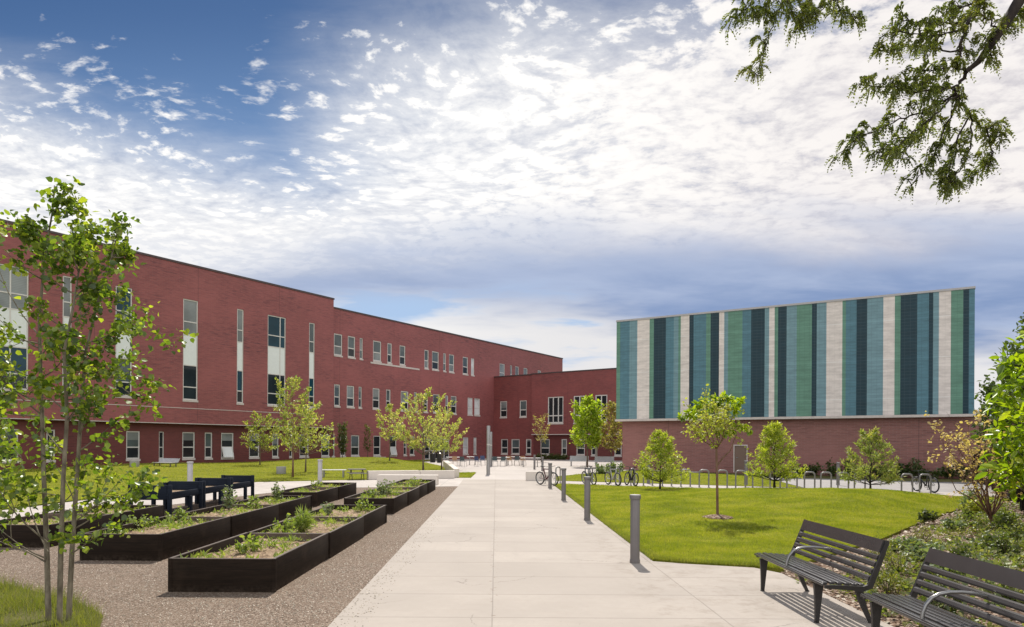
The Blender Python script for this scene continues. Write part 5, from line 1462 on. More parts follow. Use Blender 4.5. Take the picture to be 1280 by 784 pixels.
def make_trough(label, y0, y1):
    x1 = -8.78; x0 = x1 - 1.0; L = y1 - y0; z0 = 0.0
    t = thing('raised_trough', label, 'planter', ((x0 + x1) / 2, (y0 + y1) / 2, 0.0), 0, 'navy raised troughs on legs')
    a = 0.5; b_ = L / 2 - 0.02
    m = MB()
    for s in (-1, 1):
        m.bevbox((min(s * a, s * (a - 0.045)), -b_, 0.45), (max(s * a, s * (a - 0.045)), b_, 0.61), 0.004)
        m.bevbox((-a + 0.05, min(s * b_, s * (b_ - 0.05)), 0.44), (a - 0.05, max(s * b_, s * (b_ - 0.05)), 0.80), 0.004)
    m.box((-a + 0.047, -b_ + 0.052, 0.42), (a - 0.047, b_ - 0.052, 0.44))
    m.build('box', M['navy'], t, smooth=True, angle=40)
    s_ = MB(); s_.box((-a + 0.05, -b_ + 0.055, 0.445), (a - 0.05, b_ - 0.055, 0.56)); s_.build('soil', M['soil'], t)
    for sx in (-1, 1):
        for y in (-b_ + 0.05, b_ - 0.05, 0.25):
            g = MB(); hz_ = 0.81 if abs(y) > 0.3 else 0.448
            g.bevbox((sx * (a + 0.003) - 0.045, y - 0.045, 0), (sx * (a + 0.003) + 0.045, y + 0.045, hz_), 0.004); g.build('leg', M['navy'], t, smooth=True, angle=40)
for i, lb in enumerate(('navy raised trough on legs nearest the camera of the row of three', 'middle navy raised trough on legs', 'navy raised trough on legs farthest back of the row')):
    make_trough(lb, 17.45 + 1.92 * i, 17.45 + 1.92 * (i + 1) - 0.02)

# plants growing in the beds
rng = np.random.default_rng(201)
SP, SA, SS = [], [], []
for (lb, x0, x1, y0, y1, H, bays) in PLS:
    n = int((x1 - x0) * (y1 - y0) * 62)
    dens = RNG.uniform(0, 6.28, 4)
    for _ in range(n):
        x = rng.uniform(x0 + 0.09, x1 - 0.09); y = rng.uniform(y0 + 0.09, y1 - 0.09)
        if sin(x * 4.1 + dens[0]) * sin(y * 2.3 + dens[1]) + 0.35 * rng.normal() < -0.05: continue
        k = int(rng.integers(5, 12)); h = 0.035 + 0.09 * rng.random() ** 2
        for _ in range(k):
            SP.append((x + rng.normal() * 0.025, y + rng.normal() * 0.025, H - 0.115 + h * rng.random() * 0.6)); SA.append((rng.normal() * .7, rng.normal() * .7, 0.75)); SS.append(h * (0.5 + 0.7 * rng.random()))
V, Fa = leaf_arrays(SP, SA, SS, rng, LANCE, 0.3)
o = np_mesh('seedlings', V, Fa, M['lf_sprout']); tag(o, 'small green weeds and seedlings sprouting over the raised beds', 'seedlings', kind='stuff')
def bed_plant(px, py, Y, H, R, mat, label, tpl=OVAL, n=140, leaf=0.06, seed=0, flat=0.4):
    p = at(px, py, Y); return bush('bed_plant', label, (p.x, p.y, 0.32), 300 + seed, R, H, M[mat], n, leaf, 'leafy plants in the raised beds', tpl, 10, flat)
bed_plant(286, 640, 15.9, 0.62, 0.22, 'lf_sage', 'tallest grey green leafy plant in the second bed, before the middle navy trough', n=260, seed=1)
bed_plant(349, 630, 18.6, 0.52, 0.2, 'lf_sage', 'grey green leafy plant at the far end of the second bed', n=240, seed=2)
bed_plant(319, 640, 16.3, 0.34, 0.2, 'lf_sprout', 'yellow green plant beside the divider of the second bed', seed=3)
bed_plant(222, 648, 13.6, 0.30, 0.2, 'lf_sprout', 'low yellow green plant at the left side of the second bed', seed=4)
bed_plant(378, 668, 12.3, 0.34, 0.15, 'lf_sprout', 'bushy chive clump at the path side of the nearest bed', NEEDLE, 700, 0.16, 5, 0.0)
bed_plant(411, 640, 15.0, 0.36, 0.13, 'lf_sage', 'single upright blue green plant in the far bay of the nearest bed', n=110, seed=6)
bed_plant(455, 636, 15.8, 0.34, 0.18, 'lf_sprout', 'leafy plant at the far path side corner of the nearest bed', seed=7)
bed_plant(354, 665, 11.8, 0.30, 0.2, 'lf_sprout', 'spreading yellow green plant by the first divider of the nearest bed', seed=8)
bed_plant(312, 684, 9.9, 0.22, 0.22, 'lf_sprout', 'low spreading plant in the front bay of the nearest bed', seed=9)
bed_plant(482, 612, 20.6, 0.62, 0.24, 'lf_sage', 'tall pale leafy plant near the front of the farthest bed', n=280, seed=10)
bed_plant(464, 619, 19.6, 0.34, 0.2, 'lf_sprout', 'yellow green plant at the front left of the farthest bed', seed=11)
bed_plant(519, 608, 25.0, 0.40, 0.22, 'lf_sprout', 'bright plant in the far half of the farthest bed', seed=12)
bed_plant(396, 606, 23.6, 0.34, 0.2, 'lf_sprout', 'bright leafy plant in the short set back bed', seed=13)
bed_plant(178, 655, 12.6, 0.28, 0.25, 'lf_sprout', 'yellow green plant at the front corner of the second bed', seed=14)

# ------------------------------------------------------------------ seat walls, drums, far benches
def seat_wall(label, quad, H):
    b = MB(); b.prism(quad, 0.0, H); 
    bm = bmesh.new(); vs = [bm.verts.new(v) for v in b.v]
    for f in b.f: bm.faces.new([vs[i] for i in f])
    bmesh.ops.recalc_face_normals(bm, faces=bm.faces)
    bmesh.ops.bevel(bm, geom=bm.edges[:], offset=0.02, segments=2, affect='EDGES')
    m = MB(); m.bm(bm)
    return tag(m.build('seat_wall', M['conc_wall'], smooth=True, angle=35), label, 'seat wall')
seat_wall('low pale concrete seat block at the end of the farthest raised bed', [(-6.2, 31.35), (-3.42, 31.35), (-3.42, 31.95), (-6.2, 31.95)], 0.46)
seat_wall('long pale concrete seat wall in front of the wide golden tree', [(-7.5, 35.7), (-4.95, 36.85), (-5.15, 37.35), (-7.7, 36.2)], 0.46)
seat_wall('pale concrete seat wall right of the wide golden tree trunk', [(-4.94, 36.85), (-3.15, 37.5), (-3.2, 38.1), (-5.13, 37.35)], 0.44)
seat_wall('pale concrete wall running back towards the entrance', [(-3.24, 38.2), (-2.98, 38.65), (-5.35, 57.5), (-5.8, 57.5)], 0.50)
seat_wall('short pale concrete seat block beside the maroon bicycle', [(0.73, 35.4), (2.0, 35.4), (2.0, 35.95), (0.73, 35.95)], 0.49)

def drum(px, py, Y, label, r=0.28, H=0.46):
    p = at(px, py, Y); z = hz(h_lawn_l, 0, p.x, p.y) - 0.03
    b = MB(); b.lathe([(r * 0.92, 0), (r, 0.04), (r, H - 0.03), (r * 0.96, H), (0.01, H)], n=24)
    return tag(b.build('stone_seat', M['conc_grey'], smooth=True, angle=35, loc=(p.x, p.y, z)), label, 'seat')
drum(351.5, 587, 41.0, 'round grey stone seat on the left lawn below the tall reddish trunk')
drum(168, 588, 44.0, 'round grey stone seat behind the aspen leaves near the wing')

def far_bench(name, label, loc, rotz, L, back=True, mat='pale_bench', group=None):
    t = thing(name, label, 'bench', loc, rotz, group)
    s = MB()
    for i in range(5): s.box((-L / 2, -0.26 + i * 0.105, 0.42), (L / 2, -0.17 + i * 0.105, 0.455))
    s.build('seat', M[mat], t)
    if back:
        b = MB()
        for i in range(5): b.hexa([(-L / 2, 0.27 + i * .03, 0.48 + i * .085), (L / 2, 0.27 + i * .03, 0.48 + i * .085), (L / 2, 0.30 + i * .03, 0.48 + i * .085), (-L / 2, 0.30 + i * .03, 0.48 + i * .085),
                                   (-L / 2, 0.295 + i * .03, 0.555 + i * .085), (L / 2, 0.295 + i * .03, 0.555 + i * .085), (L / 2, 0.325 + i * .03, 0.555 + i * .085), (-L / 2, 0.325 + i * .03, 0.555 + i * .085)])
        b.build('backrest', M[mat], t)
    for x in (-L / 2 + 0.15, L / 2 - 0.15):
        g = MB(); g.box((x - .03, -.24, 0), (x + .03, -.17, .419)); g.box((x - .03, .20, 0), (x + .03, .27, .419)); g.box((x - .03, -.17, .37), (x + .03, .20, .419))
        if back: g.hexa([(x - .03, .27, .40), (x + .03, .27, .40), (x + .03, .33, .40), (x - .03, .33, .40), (x - .03, .41, .9), (x + .03, .41, .9), (x + .03, .45, .9), (x - .03, .45, .9)])
        g.build('leg', M['steel'], t)
    return t
p = at(206, 587, 45.0); far_bench('garden_bench', 'low pale grey lounger bench with a sloping back on the left lawn near the wing', (p.x, p.y, hz(h_lawn_l, 0, p.x, p.y) - 0.02), radians(-22), 1.75).scale = (1, 1, 0.6)
LB = 'pale grey benches in front of the link wing'
p = at(723.5, 580, 60); far_bench('plaza_bench', 'pale grey bench behind the parked bicycles left of the tree trunk', (p.x, p.y, 0.004), radians(-12), 1.65, True, 'pale_bench', LB)
p = at(755, 580, 58); far_bench('plaza_bench', 'pale grey bench behind the bicycles right of the tree trunk', (p.x, p.y, 0.004), radians(-12), 1.65, True, 'pale_bench', LB)
p = at(417, 592, 37.5); far_bench('low_bench', 'low white backless bench on the left lawn by the pale bollard', (p.x, p.y, hz(h_lawn_l, 0, p.x, p.y) - 0.02), radians(8), 1.35, False, 'white')
def picnic(px, Y, label, rotz):
    p = at(px, 592, Y); t = thing('picnic_table', label, 'table', (p.x, p.y, hz(h_lawn_l, 0, p.x, p.y) - 0.02), rotz)
    a = MB(); a.box((-.45, -.3, .52), (.45, .3, .56)); a.build('tabletop', M['post_grey'], t)
    for s in (-1, 1):
        c = MB(); c.box((-.45, s * .55 - .1, .33), (.45, s * .55 + .1, .36)); c.build('seat', M['post_grey'], t)
        d = MB(); d.tube([(s * .3, -.6, 0), (s * .3, -.1, .52)], .02, 6); d.tube([(s * .3, .6, 0), (s * .3, .1, .52)], .02, 6); d.box((s * .3 - .02, -.6, .30), (s * .3 + .02, .6, .329)); d.build('leg', M['bench'], t)
picnic(446, 35.8, 'small dark picnic table with benches beside the long seat wall', radians(20))

# ------------------------------------------------------------------ bicycle racks and bicycles
def make_rack(label, loc, rotz):
    t = thing('bicycle_rack', label, 'bicycle rack', loc, rotz, 'hoop bicycle racks along the sidewalk')
    b = MB(); hw, H, r = 0.205, 0.78, 0.13
    pts = [(-hw, 0, 0), (-hw, 0, H - r)] + [(-hw + r - r * cos(a), 0, H - r + r * sin(a)) for a in np.linspace(0.3, pi / 2, 5)] + [(hw - r + r * sin(a), 0, H - r + r * cos(a)) for a in np.linspace(0.0, pi / 2 - 0.3, 5)] + [(hw, 0, H - r), (hw, 0, 0)]
    b.tube(pts, 0.033, 8); b.build('hoop', M['rack'], t, smooth=True, angle=60)
    for x in (-hw, hw):
        c = MB(); c.lathe([(0.065, 0.0), (0.065, 0.012), (0.05, 0.016)], (x, 0, 0), 12); c.build('base_plate', M['rack'], t)
    return t
rk = [697.5, 738, 772, 791, 810, 833.7, 857, 880, 903, 925.7, 947, 969, 990, 1012, 1032.5, 1054, 1074.7, 1133.8, 1156.5]
RL = ['hoop rack behind the third bollard at the lawn edge', 'hoop rack holding the dark bicycle behind the second bollard', 'hoop rack holding the white bicycle', 'hoop rack holding the black bicycle',
      'hoop rack with a pale bollard showing through it', 'hoop rack directly right of the nearest cone shaped tree', 'second empty hoop rack right of the nearest cone shaped tree', 'hoop rack left of the thin lawn tree trunk',
      'hoop rack just right of the thin lawn tree trunk', 'hoop rack in front of the brown door', 'hoop rack between the brown door bollard and the middle cone shaped tree', 'hoop rack behind the trunk of the middle cone shaped tree',
      'first hoop rack right of the middle cone shaped tree', 'second hoop rack right of the middle cone shaped tree', 'hoop rack left of the pale drive bollard', 'hoop rack right of the pale drive bollard',
      'hoop rack left of the trunk of the rightmost cone shaped tree', 'empty hoop rack standing apart left of the rightmost bicycle', 'hoop rack holding the rightmost black bicycle']
rk0 = None
def rack_pt(px):
    r = ray(px, 600); # line of racks: y = 33.35 - 0.459 (x - 2.3)
    t = (33.35 + 0.459 * 2.3) / (1 + 0.459 * r.x); return Vector((r.x * t, t, 0.019))
for i, x in enumerate(rk):
    p = rack_pt(x); rz = radians(-8 if i > 3 else 55)
    if rk0 is None: rk0 = make_rack(RL[0], tuple(p), rz)
    else: dup(rk0, tuple(p), rz, RL[i])

def make_bike(label, loc, rotz, mat, lean=0.0, s=0.93):
    t = thing('bicycle', label, 'bicycle', loc, rotz, 'bicycles parked at the hoop racks'); t.rotation_euler = (lean, 0, rotz); t.scale = (s, s, s)
    R = 0.335; ax, bx = -0.52, 0.53
    f = MB(); bb = (-0.06, 0, 0.28); st = (-0.20, 0, 0.80); hd = (0.36, 0, 0.80); hb = (0.39, 0, 0.66)
    for a, c, r in ((bb, st, .030), (st, hd, .028), (bb, hb, .034), (hd, hb, .030)): f.tube([a, c], r, 6)
    for y in (-.05, .05):
        f.tube([bb, (ax, y, R)], .009, 5); f.tube([(-0.19, 0, 0.76), (ax, y, R)], .008, 5); f.tube([(0.395, y * .6, 0.66), (0.44, y, 0.58), (bx, y, R)], .011, 5)
    f.tube([st, (-0.225, 0, 0.91)], .014, 6); f.build('frame', mat, t, smooth=True, angle=60)
    for x in (ax, bx):
        w = MB(); w.torus((x, 0, R), R - 0.026, 0.031, 'y', 28, 6); wo = w.build('wheel', M['black'], t, smooth=True)
        q = MB(); q.torus((x, 0, R), R - 0.062, 0.012, 'y', 28, 5); q.tube([(x, -.05, R), (x, .05, R)], .02, 8)
        for k in range(14):
            an = 2 * pi * k / 14; q.tube([(x, .02 * (1 if k % 2 else -1), R), (x + (R - .05) * cos(an), 0, R + (R - .05) * sin(an))], .0022, 3, caps=False)
        q.build('rim', M['bike_silver'], wo, smooth=True)
    h = MB(); h.tube([hd, (0.34, 0, 0.90), (0.39, 0, 0.93)], .013, 6)
    h.tube([(0.33, -.29, 0.95), (0.38, -.16, 0.945), (0.39, 0, 0.93), (0.38, .16, 0.945), (0.33, .29, 0.95)], .012, 6); h.build('handlebar', M['black'], t, smooth=True)
    d = MB(); d.hexa([(-0.36, -.075, .915), (-.08, -.02, .92), (-.08, .02, .92), (-.36, .075, .915), (-.36, -.07, .96), (-.08, -.018, .945), (-.08, .018, .945), (-.36, .07, .96)]); d.build('saddle', M['black'], t)
    c = MB(); c.torus((-0.06, 0.03, 0.28), 0.085, 0.008, 'y', 18, 5); c.tube([(-0.06, -.09, .28), (-0.02, -.09, .12)], .01, 5); c.tube([(-0.06, .09, .28), (-0.10, .09, .44)], .01, 5); c.tube([(-0.06, -.09, .28), (-0.06, .09, .28)], .012, 6)
    c.box((-.07, -.15, .10), (.03, -.09, .12)); c.box((-.15, .09, .44), (-.05, .15, .46))
    c.tube([(-0.06, .04, .365), (ax, .04, R + .04)], .004, 4); c.tube([(-0.06, .04, .195), (ax, .04, R - .04)], .004, 4); c.build('crank', M['black'], t)
    return t
def bike_at(px, Y, rz, mat, label, lean=0.0):
    q = at(px, 600, Y); make_bike(label, (q.x, q.y, 0.019), radians(rz), M[mat], radians(lean))
bike_at(684, 31.6, -52, 'bike_red', 'maroon bicycle leaning by the fourth bollard', 4)
bike_at(736.8, 32.2, 109, 'bike_blue', 'dark slate bicycle behind the second bollard', -5)
bike_at(766.5, 31.8, -70, 'bike_silver', 'pale silver bicycle between the two dark ones', 4)
bike_at(788.5, 31.4, 103, 'bike_black', 'black bicycle left of the nearest cone shaped tree', 5)
bike_at(1157, 28.2, 97, 'bike_black', 'black bicycle alone at the rightmost hoop rack near the drive', -4)

# ------------------------------------------------------------------ courtyard tables and chairs
def cafe_table(px, Y, L, label, rz=0.0):
    q = at(px, 578, Y); t = thing('cafe_table', label, 'table', (q.x, q.y, 0.004), rz, 'pale tables on the plaza')
    a = MB(); a.bevbox((-L / 2, -.38, .72), (L / 2, .38, .76), 0.008); a.build('tabletop', M['white'], t)
    for x in (-L / 2 + .25, L / 2 - .25):
        g = MB(); g.tube([(x, 0, .03), (x, 0, .719)], .035, 8); g.box((x - .04, -.33, 0), (x + .04, .33, .03)); g.build('leg', M['pole_grey'], t)
def cafe_chair(px, Y, mat, label, rz):
    q = at(px, 578, Y); t = thing('cafe_chair', label, 'chair', (q.x, q.y, 0.004), rz, 'chairs round the plaza tables')
    a = MB(); a.bevbox((-.22, -.22, .43), (.22, .22, .46), 0.01); a.build('seat', M[mat], t)
    b = MB(); b.hexa([(-.21, .20, .50), (.21, .20, .50), (.21, .225, .50), (-.21, .225, .50), (-.20, .27, .86), (.20, .27, .86), (.20, .29, .86), (-.20, .29, .86)]); b.build('backrest', M[mat], t)
    for sx in (-1, 1):
        for sy in (-1, 1):
            g = MB(); pts = [(sx * .23, sy * .23, 0), (sx * .19, sy * .19, .429)]
            if sy > 0: pts.append((sx * .19, .235, .62))
            g.tube(pts, .013, 5); g.build('leg', M['steel'], t)
for x, Y, L, lb in ((568, 60, 1.5, 'pale table at the left end of the plaza row'), (590.5, 62, 1.0, 'pale table half behind the navy chair'), (624, 60, 1.8, 'pale table right behind the light columns'), (644, 63, 1.8, 'pale table in the middle of the row right of the columns'), (663, 58, 1.7, 'pale table at the right end of the plaza row')):
    cafe_table(x, Y, L, lb, radians(5))
for x, Y, m_, lb, rz in ((569, 57.5, 'tan', 'tan chair at the leftmost plaza table', 0.3), (579, 57.0, 'teal_chair', 'dark slate chair right of the leftmost plaza table', 2.8), (597.5, 58, 'navy_chair', 'navy chair left of the light columns', 2.6), (603.5, 61, 'navy_chair', 'navy chair partly hidden by the nearer light column', 0.2),
                         (619, 58, 'teal_chair', 'dark chair at the table right behind the columns', 3.0), (628.5, 58, 'teal_chair', 'second dark chair at the table right behind the columns', 3.3), (637, 60.5, 'tan', 'tan chair left of the middle table', 3.0), (646, 60.5, 'teal_chair', 'dark chair in front of the middle table', 3.2), (654, 61, 'tan', 'tan chair between the two rightmost tables', 2.9)):
    cafe_chair(x, Y, m_, lb, rz)
def bin_(px, Y, label):
    q = at(px, 578, Y); t = thing('litter_bin', label, 'bin', (q.x, q.y, 0.004))
    b = MB(); b.lathe([(.24, 0), (.27, .05), (.29, .8), (.30, .85)], n=18); b.build('body', M['black'], t, smooth=True, angle=40)
    c = MB(); c.lathe([(.31, .852), (.31, .9), (.22, .98), (.05, 1.0)], n=18); c.build('lid', M['bench'], t, smooth=True, angle=40)
bin_(541, 70, 'black litter bin at the left door of the entrance'); bin_(549.5, 69, 'black litter bin before the middle of the entrance')

# fence
fr = thing('board_fence', 'dark brown board fence behind the planting bed at the right edge', 'fence', (FENCE[0][0], FENCE[0][1], 0))
pb, bb_, rb_ = MB(), MB(), MB()
for i in range(len(FENCE) - 1):
    a, c = Vector(FENCE[i]), Vector(FENCE[i + 1]); o_ = Vector(FENCE[0]); L = (c - a).length; d = (c - a) / L; n = Vector((d.y, -d.x)); k = int(L / 0.15)
    for j in range(k):
        u = j * L / k; q = a + d * u - o_; q2 = a + d * (u + 0.138) - o_; zt_ = 1.78 + 0.012 * sin(j * 3.7)
        bb_.hexa([(q.x, q.y, .03), (q2.x, q2.y, .03), (q2.x + n.x * .02, q2.y + n.y * .02, .03), (q.x + n.x * .02, q.y + n.y * .02, .03), (q.x, q.y, zt_), (q2.x, q2.y, zt_), (q2.x + n.x * .02, q2.y + n.y * .02, zt_), (q.x + n.x * .02, q.y + n.y * .02, zt_)])
    for z in (0.4, 1.4):
        p0 = a - o_ + n * .021; p1 = c - o_ + n * .021
        rb_.hexa([(p0.x, p0.y, z), (p1.x, p1.y, z), (p1.x + n.x * .04, p1.y + n.y * .04, z), (p0.x + n.x * .04, p0.y + n.y * .04, z), (p0.x, p0.y, z + .09), (p1.x, p1.y, z + .09), (p1.x + n.x * .04, p1.y + n.y * .04, z + .09), (p0.x + n.x * .04, p0.y + n.y * .04, z + .09)])
    for j in range(int(L / 2.4) + 1):
        q = a + d * min(L, j * 2.4) - o_ + n * 0.12; g = MB(); g.box((q.x - .05, q.y - .05, -.05), (q.x + .05, q.y + .05, 1.7)); g.build('post', M['fence'], fr)
bb_.build('board_panel', M['fence'], fr); rb_.build('rail', M['fence'], fr)

# ------------------------------------------------------------------ grass blades, ground cover, chips
def grass(name, label, poly, hfun, base, n, h0, h1, w, mat, seed, near=None, keep=None, lean=0.35):
    """n upright blades over poly, closer together near the camera"""
    rng = np.random.default_rng(seed)
    P = np.array(poly); lo, hi = P.min(0), P.max(0)
    XS, YS = [], []; tot = 0
    while tot < n:
        m = n * 3
        x = rng.uniform(lo[0], hi[0], m); y = rng.uniform(lo[1], hi[1], m)
        ok = inside(poly, x, y)
        if near: ok &= rng.random(m) < np.clip((near / np.maximum(y, 1)) ** 1.6, 0, 1)
        if keep is not None: ok &= keep(x, y, rng)
        XS.append(x[ok]); YS.append(y[ok]); tot += ok.sum()
    x = np.concatenate(XS)[:n]; y = np.concatenate(YS)[:n]
    z = base + hfun(x, y) - 0.008
    clump = 0.75 + 0.35 * np.sin(x * 2.1 + np.sin(y * 1.7)) * np.sin(y * 2.7 + np.sin(x * 1.3))
    h = (h0 + (h1 - h0) * rng.random(n)) * np.clip(clump, 0.5, 1.2)
    ww = w * (0.7 + 0.6 * rng.random(n)) * (np.maximum(1.0, y / (near or 1e9)) ** 0.8 if near else 1.0)
    a = rng.uniform(0, 2 * pi, n); b = rng.uniform(0, 2 * pi, n); ln = h * lean * rng.random(n) * 2
    ca, sa = np.cos(a) * ww / 2, np.sin(a) * ww / 2
    V = np.stack([np.stack([x - ca, y - sa, z], 1), np.stack([x + ca, y + sa, z], 1), np.stack([x + np.cos(b) * ln, y + np.sin(b) * ln, z + h], 1)], 1).reshape(-1, 3)
    o = np_mesh(name, V, np.arange(n * 3).reshape(-1, 3), mat)
    return tag(o, label, 'grass', kind='stuff')
grass('grass', 'short mown bright green grass of the right lawn', LAWN_R, h_lawn_r, 0.03, 330000, 0.032, 0.078, 0.0085, M['blade'], 401, near=11.0)
grass('grass', 'longer grass standing along the path edge of the right lawn', [(1.99, 30), (2.10, 22), (2.29, 11.2), (2.78, 10.93), (3.78, 10.63), (4.1, 10.36), (4.25, 10.55), (3.8, 10.85), (2.85, 11.1), (2.45, 11.35), (2.28, 22), (2.15, 30)], h_lawn_r, 0.02, 16000, 0.04, 0.095, 0.007, M['blade_wild'], 402, near=13.0, lean=0.5)
grass('grass', 'short bright grass of the lawn strip in front of the striped hall', LAWN_B, h_lawn_b, 0.03, 40000, 0.04, 0.08, 0.022, M['blade'], 403)
grass('grass', 'short bright grass of the left lawn and its mound', [q for q in LAWN_L if q[0] > -30 or q[1] > 22] , h_lawn_l, 0.03, 150000, 0.04, 0.085, 0.024, M['blade'], 404, near=45)
grass('grass', 'small triangle of grass beside the seat walls', WEDGE, lambda X, Y: X * 0, 0.03, 3000, 0.04, 0.08, 0.02, M['blade'], 405)
def patchy(x, y, rng): return (np.sin(x * 3.1 + 1.0) * np.sin(y * 2.9) + 0.55 * rng.normal(size=x.size)) > -0.45
grass('grass', 'tufted long grass at the foot of the aspen', PATCH, h_patch, 0.01, 32000, 0.06, 0.24, 0.006, M['blade_wild'], 406, keep=patchy, lean=0.5)

rng = np.random.default_rng(450)
n = 42000
P = np.array(BED); lo, hi = P.min(0), P.max(0)
x = rng.uniform(lo[0], 18, n * 3); y = rng.uniform(3.0, 26, n * 3)
ok = inside(BED, x, y) & (rng.random(n * 3) < np.clip((9.0 / y) ** 1.1, 0, 1)); x, y = x[ok][:n], y[ok][:n]
z = h_bed(x, y) + 0.016
A = np.stack([rng.normal(size=x.size), rng.normal(size=x.size), rng.normal(size=x.size) * 0.25], 1)
V, Fa = leaf_arrays(np.stack([x, y, z], 1), A, rng.uniform(0.025, 0.075, x.size) * np.clip(y / 9, 1, 2), rng, DIAMOND, 1.5)
tag(np_mesh('mulch_chips', V, Fa, M['chip']), 'loose bark chips and dead leaves covering the planting bed', 'mulch', kind='stuff')
# low ground cover in drifts: leafy clumps
CPn, CA, CS = [], [], []
cnt = 0
while cnt < 640:
    cx_ = rng.uniform(4.1, 18.5); cy_ = rng.uniform(4, 26)
    if not inside(BED, np.array([cx_]), np.array([cy_]))[0]: continue
    ed = edge_dist(BED, np.array([cx_]), np.array([cy_]))[0]
    v = sin(cx_ * 1.3 + 0.7) * sin(cy_ * 0.9 + 1.1) + 0.5 * rng.normal() + (0.55 if cy_ < 12 else 0.1) - (0.9 if ed < 0.5 and cy_ > 10 else 0)
    if v < 0.1 or ed < 0.12: continue
    cnt += 1
    zz = float(h_bed(np.array([cx_]), np.array([cy_]))[0]); R = rng.uniform(0.07, 0.20); hh = rng.uniform(0.05, 0.20)
    for _ in range(int(rng.integers(16, 42))):
        d = rng.normal(size=2) * R * 0.55
        CPn.append((cx_ + d[0], cy_ + d[1], zz + 0.01 + hh * rng.random() * max(0.15, 1 - (d[0] ** 2 + d[1] ** 2) / (R * R)))); CA.append((d[0] / R + rng.normal() * .5, d[1] / R + rng.normal() * .5, 0.55)); CS.append(rng.uniform(0.03, 0.075))
V, Fa = leaf_arrays(CPn, CA, CS, rng, OVAL, 0.5)
tag(np_mesh('ground_cover', V, Fa, M['lf_cover']), 'low brownish green ground cover growing through the mulch', 'ground cover', kind='stuff')
grass('grass', 'thin wild grass and weeds in the planting bed', BED, h_bed, 0.01, 13000, 0.05, 0.15, 0.006, M['blade_wild'], 407, near=8.0, keep=lambda x, y, r: (np.sin(x * 2.3) * np.sin(y * 1.9 + 0.5) + 0.4 * r.normal(size=x.size) > 0.25) & (edge_dist(BED, x, y) > 0.15) & (y > 3), lean=0.6)
CG2 = 'leafy perennial clumps in the planting bed'
for i, (px, py, R, H, mt, lb) in enumerate(((1125, 690, .28, .22, 'lf_dull', 'dark green perennial clump just behind the nearer bench back'), (1190, 664, .22, .30, 'lf_sage', 'grey green perennial clump left of the coppery stems'), (1235, 690, .30, .30, 'lf_dull', 'dark leafy clump in front of the coppery stems'), (1108, 735, .25, .34, 'blade_wild', 'grassy tuft between the two bench backs'), (1268, 680, .3, .34, 'lf_cover', 'brownish clump right of the coppery stems'), (1180, 720, .28, .26, 'lf_sage', 'grey green clump above the farther end of the cut off bench back'), (1250, 720, .3, .25, 'lf_cover', 'olive clump behind the middle of the cut off bench back'), (1160, 650, .2, .25, 'lf_dull', 'small dark clump near the lawn edge'), (1212, 640, .25, .3, 'lf_yellow', 'pale yellow green clump near the fence'))):
    g = ground(px, py, 0.12); bush('perennial', lb, (g.x, g.y, 0.10), 500 + i, R, H, M[mt], 300, 0.065, CG2, LANCE if mt == 'blade_wild' else OVAL, 12)

# rough taller clumps behind the benches
rng = np.random.default_rng(640); k = 0
proto_clumps = []
while k < 15:
    cx_, cy_ = rng.uniform(4.6, 12.5), rng.uniform(5.5, 17.0)
    if not inside(BED, np.array([cx_]), np.array([cy_]))[0] or edge_dist(BED, np.array([cx_]), np.array([cy_]))[0] < 0.45: continue
    if cx_ / cy_ > 0.80 or cx_ - 4 < (cy_ - 9) * 0.72: continue
    zz = 0.006 + float(h_bed(np.array([cx_]), np.array([cy_]))[0]) - 0.01
    if k < 4:
        o = bush('perennial', 'rough grey green clump rising from the ground cover behind the benches', (cx_, cy_, zz), 700 + k, 0.20 + 0.05 * k, 0.30 + 0.05 * k, M[('lf_sage', 'lf_cover', 'lf_dull', 'blade_wild')[k]], 340, 0.06, 'rough clumps behind the benches', LANCE if k == 3 else OVAL, 14)
        proto_clumps.append(o)
    else:
        dup(proto_clumps[k % 4], (cx_, cy_, zz), rng.uniform(0, 6.28), None, 0.75 + 0.5 * rng.random())
    k += 1
# loose pebbles on the gravel near the camera and kicked onto the path edge
n = 16000
x = rng.uniform(-10.5, -1.2, n * 2); y = rng.uniform(5.0, 18, n * 2)
ok = (inside(GRAVEL, x, y) | ((x < -1.55 - 0.0235 * (y - 7) + np.abs(rng.normal(size=n * 2)) * 0.05) & inside(PATH, x, y))) & (rng.random(n * 2) < np.clip((8.0 / y) ** 1.2, 0, 1))
for (lb, x0, x1, y0, y1, H, bays) in PLS: ok &= ~((x > x0 - .02) & (x < x1 + .02) & (y > y0 - .02) & (y < y1 + .02))
x, y = x[ok][:n], y[ok][:n]; n = len(x)
OCT = np.array([(1, 0, 0), (0, 1, 0), (-1, 0, 0), (0, -1, 0), (0, 0, 1)]); OF = np.array([(0, 1, 4), (1, 2, 4), (2, 3, 4), (3, 0, 4)])
r_ = rng.uniform(0.004, 0.013, n)[:, None, None] * rng.uniform(0.7, 1.3, (n, 5, 1)); an = rng.uniform(0, 6.28, n)
ox = OCT[None, :, 0] * np.cos(an)[:, None] - OCT[None, :, 1] * np.sin(an)[:, None]; oy = OCT[None, :, 0] * np.sin(an)[:, None] + OCT[None, :, 1] * np.cos(an)[:, None]
on_path = inside(PATH, x, y)
V = np.stack([ox * r_[:, :, 0] + x[:, None], oy * r_[:, :, 0] + y[:, None], OCT[None, :, 2] * r_[:, :, 0] * 0.8 + np.where(on_path, 0.0145, 0.001)[:, None]], 2).reshape(-1, 3)
tag(np_mesh('pebbles', V, (np.arange(n)[:, None, None] * 5 + OF[None]).reshape(-1, 3), M['pebble']), 'loose brown and pale pebbles scattered over the gravel', 'pebbles', kind='stuff')
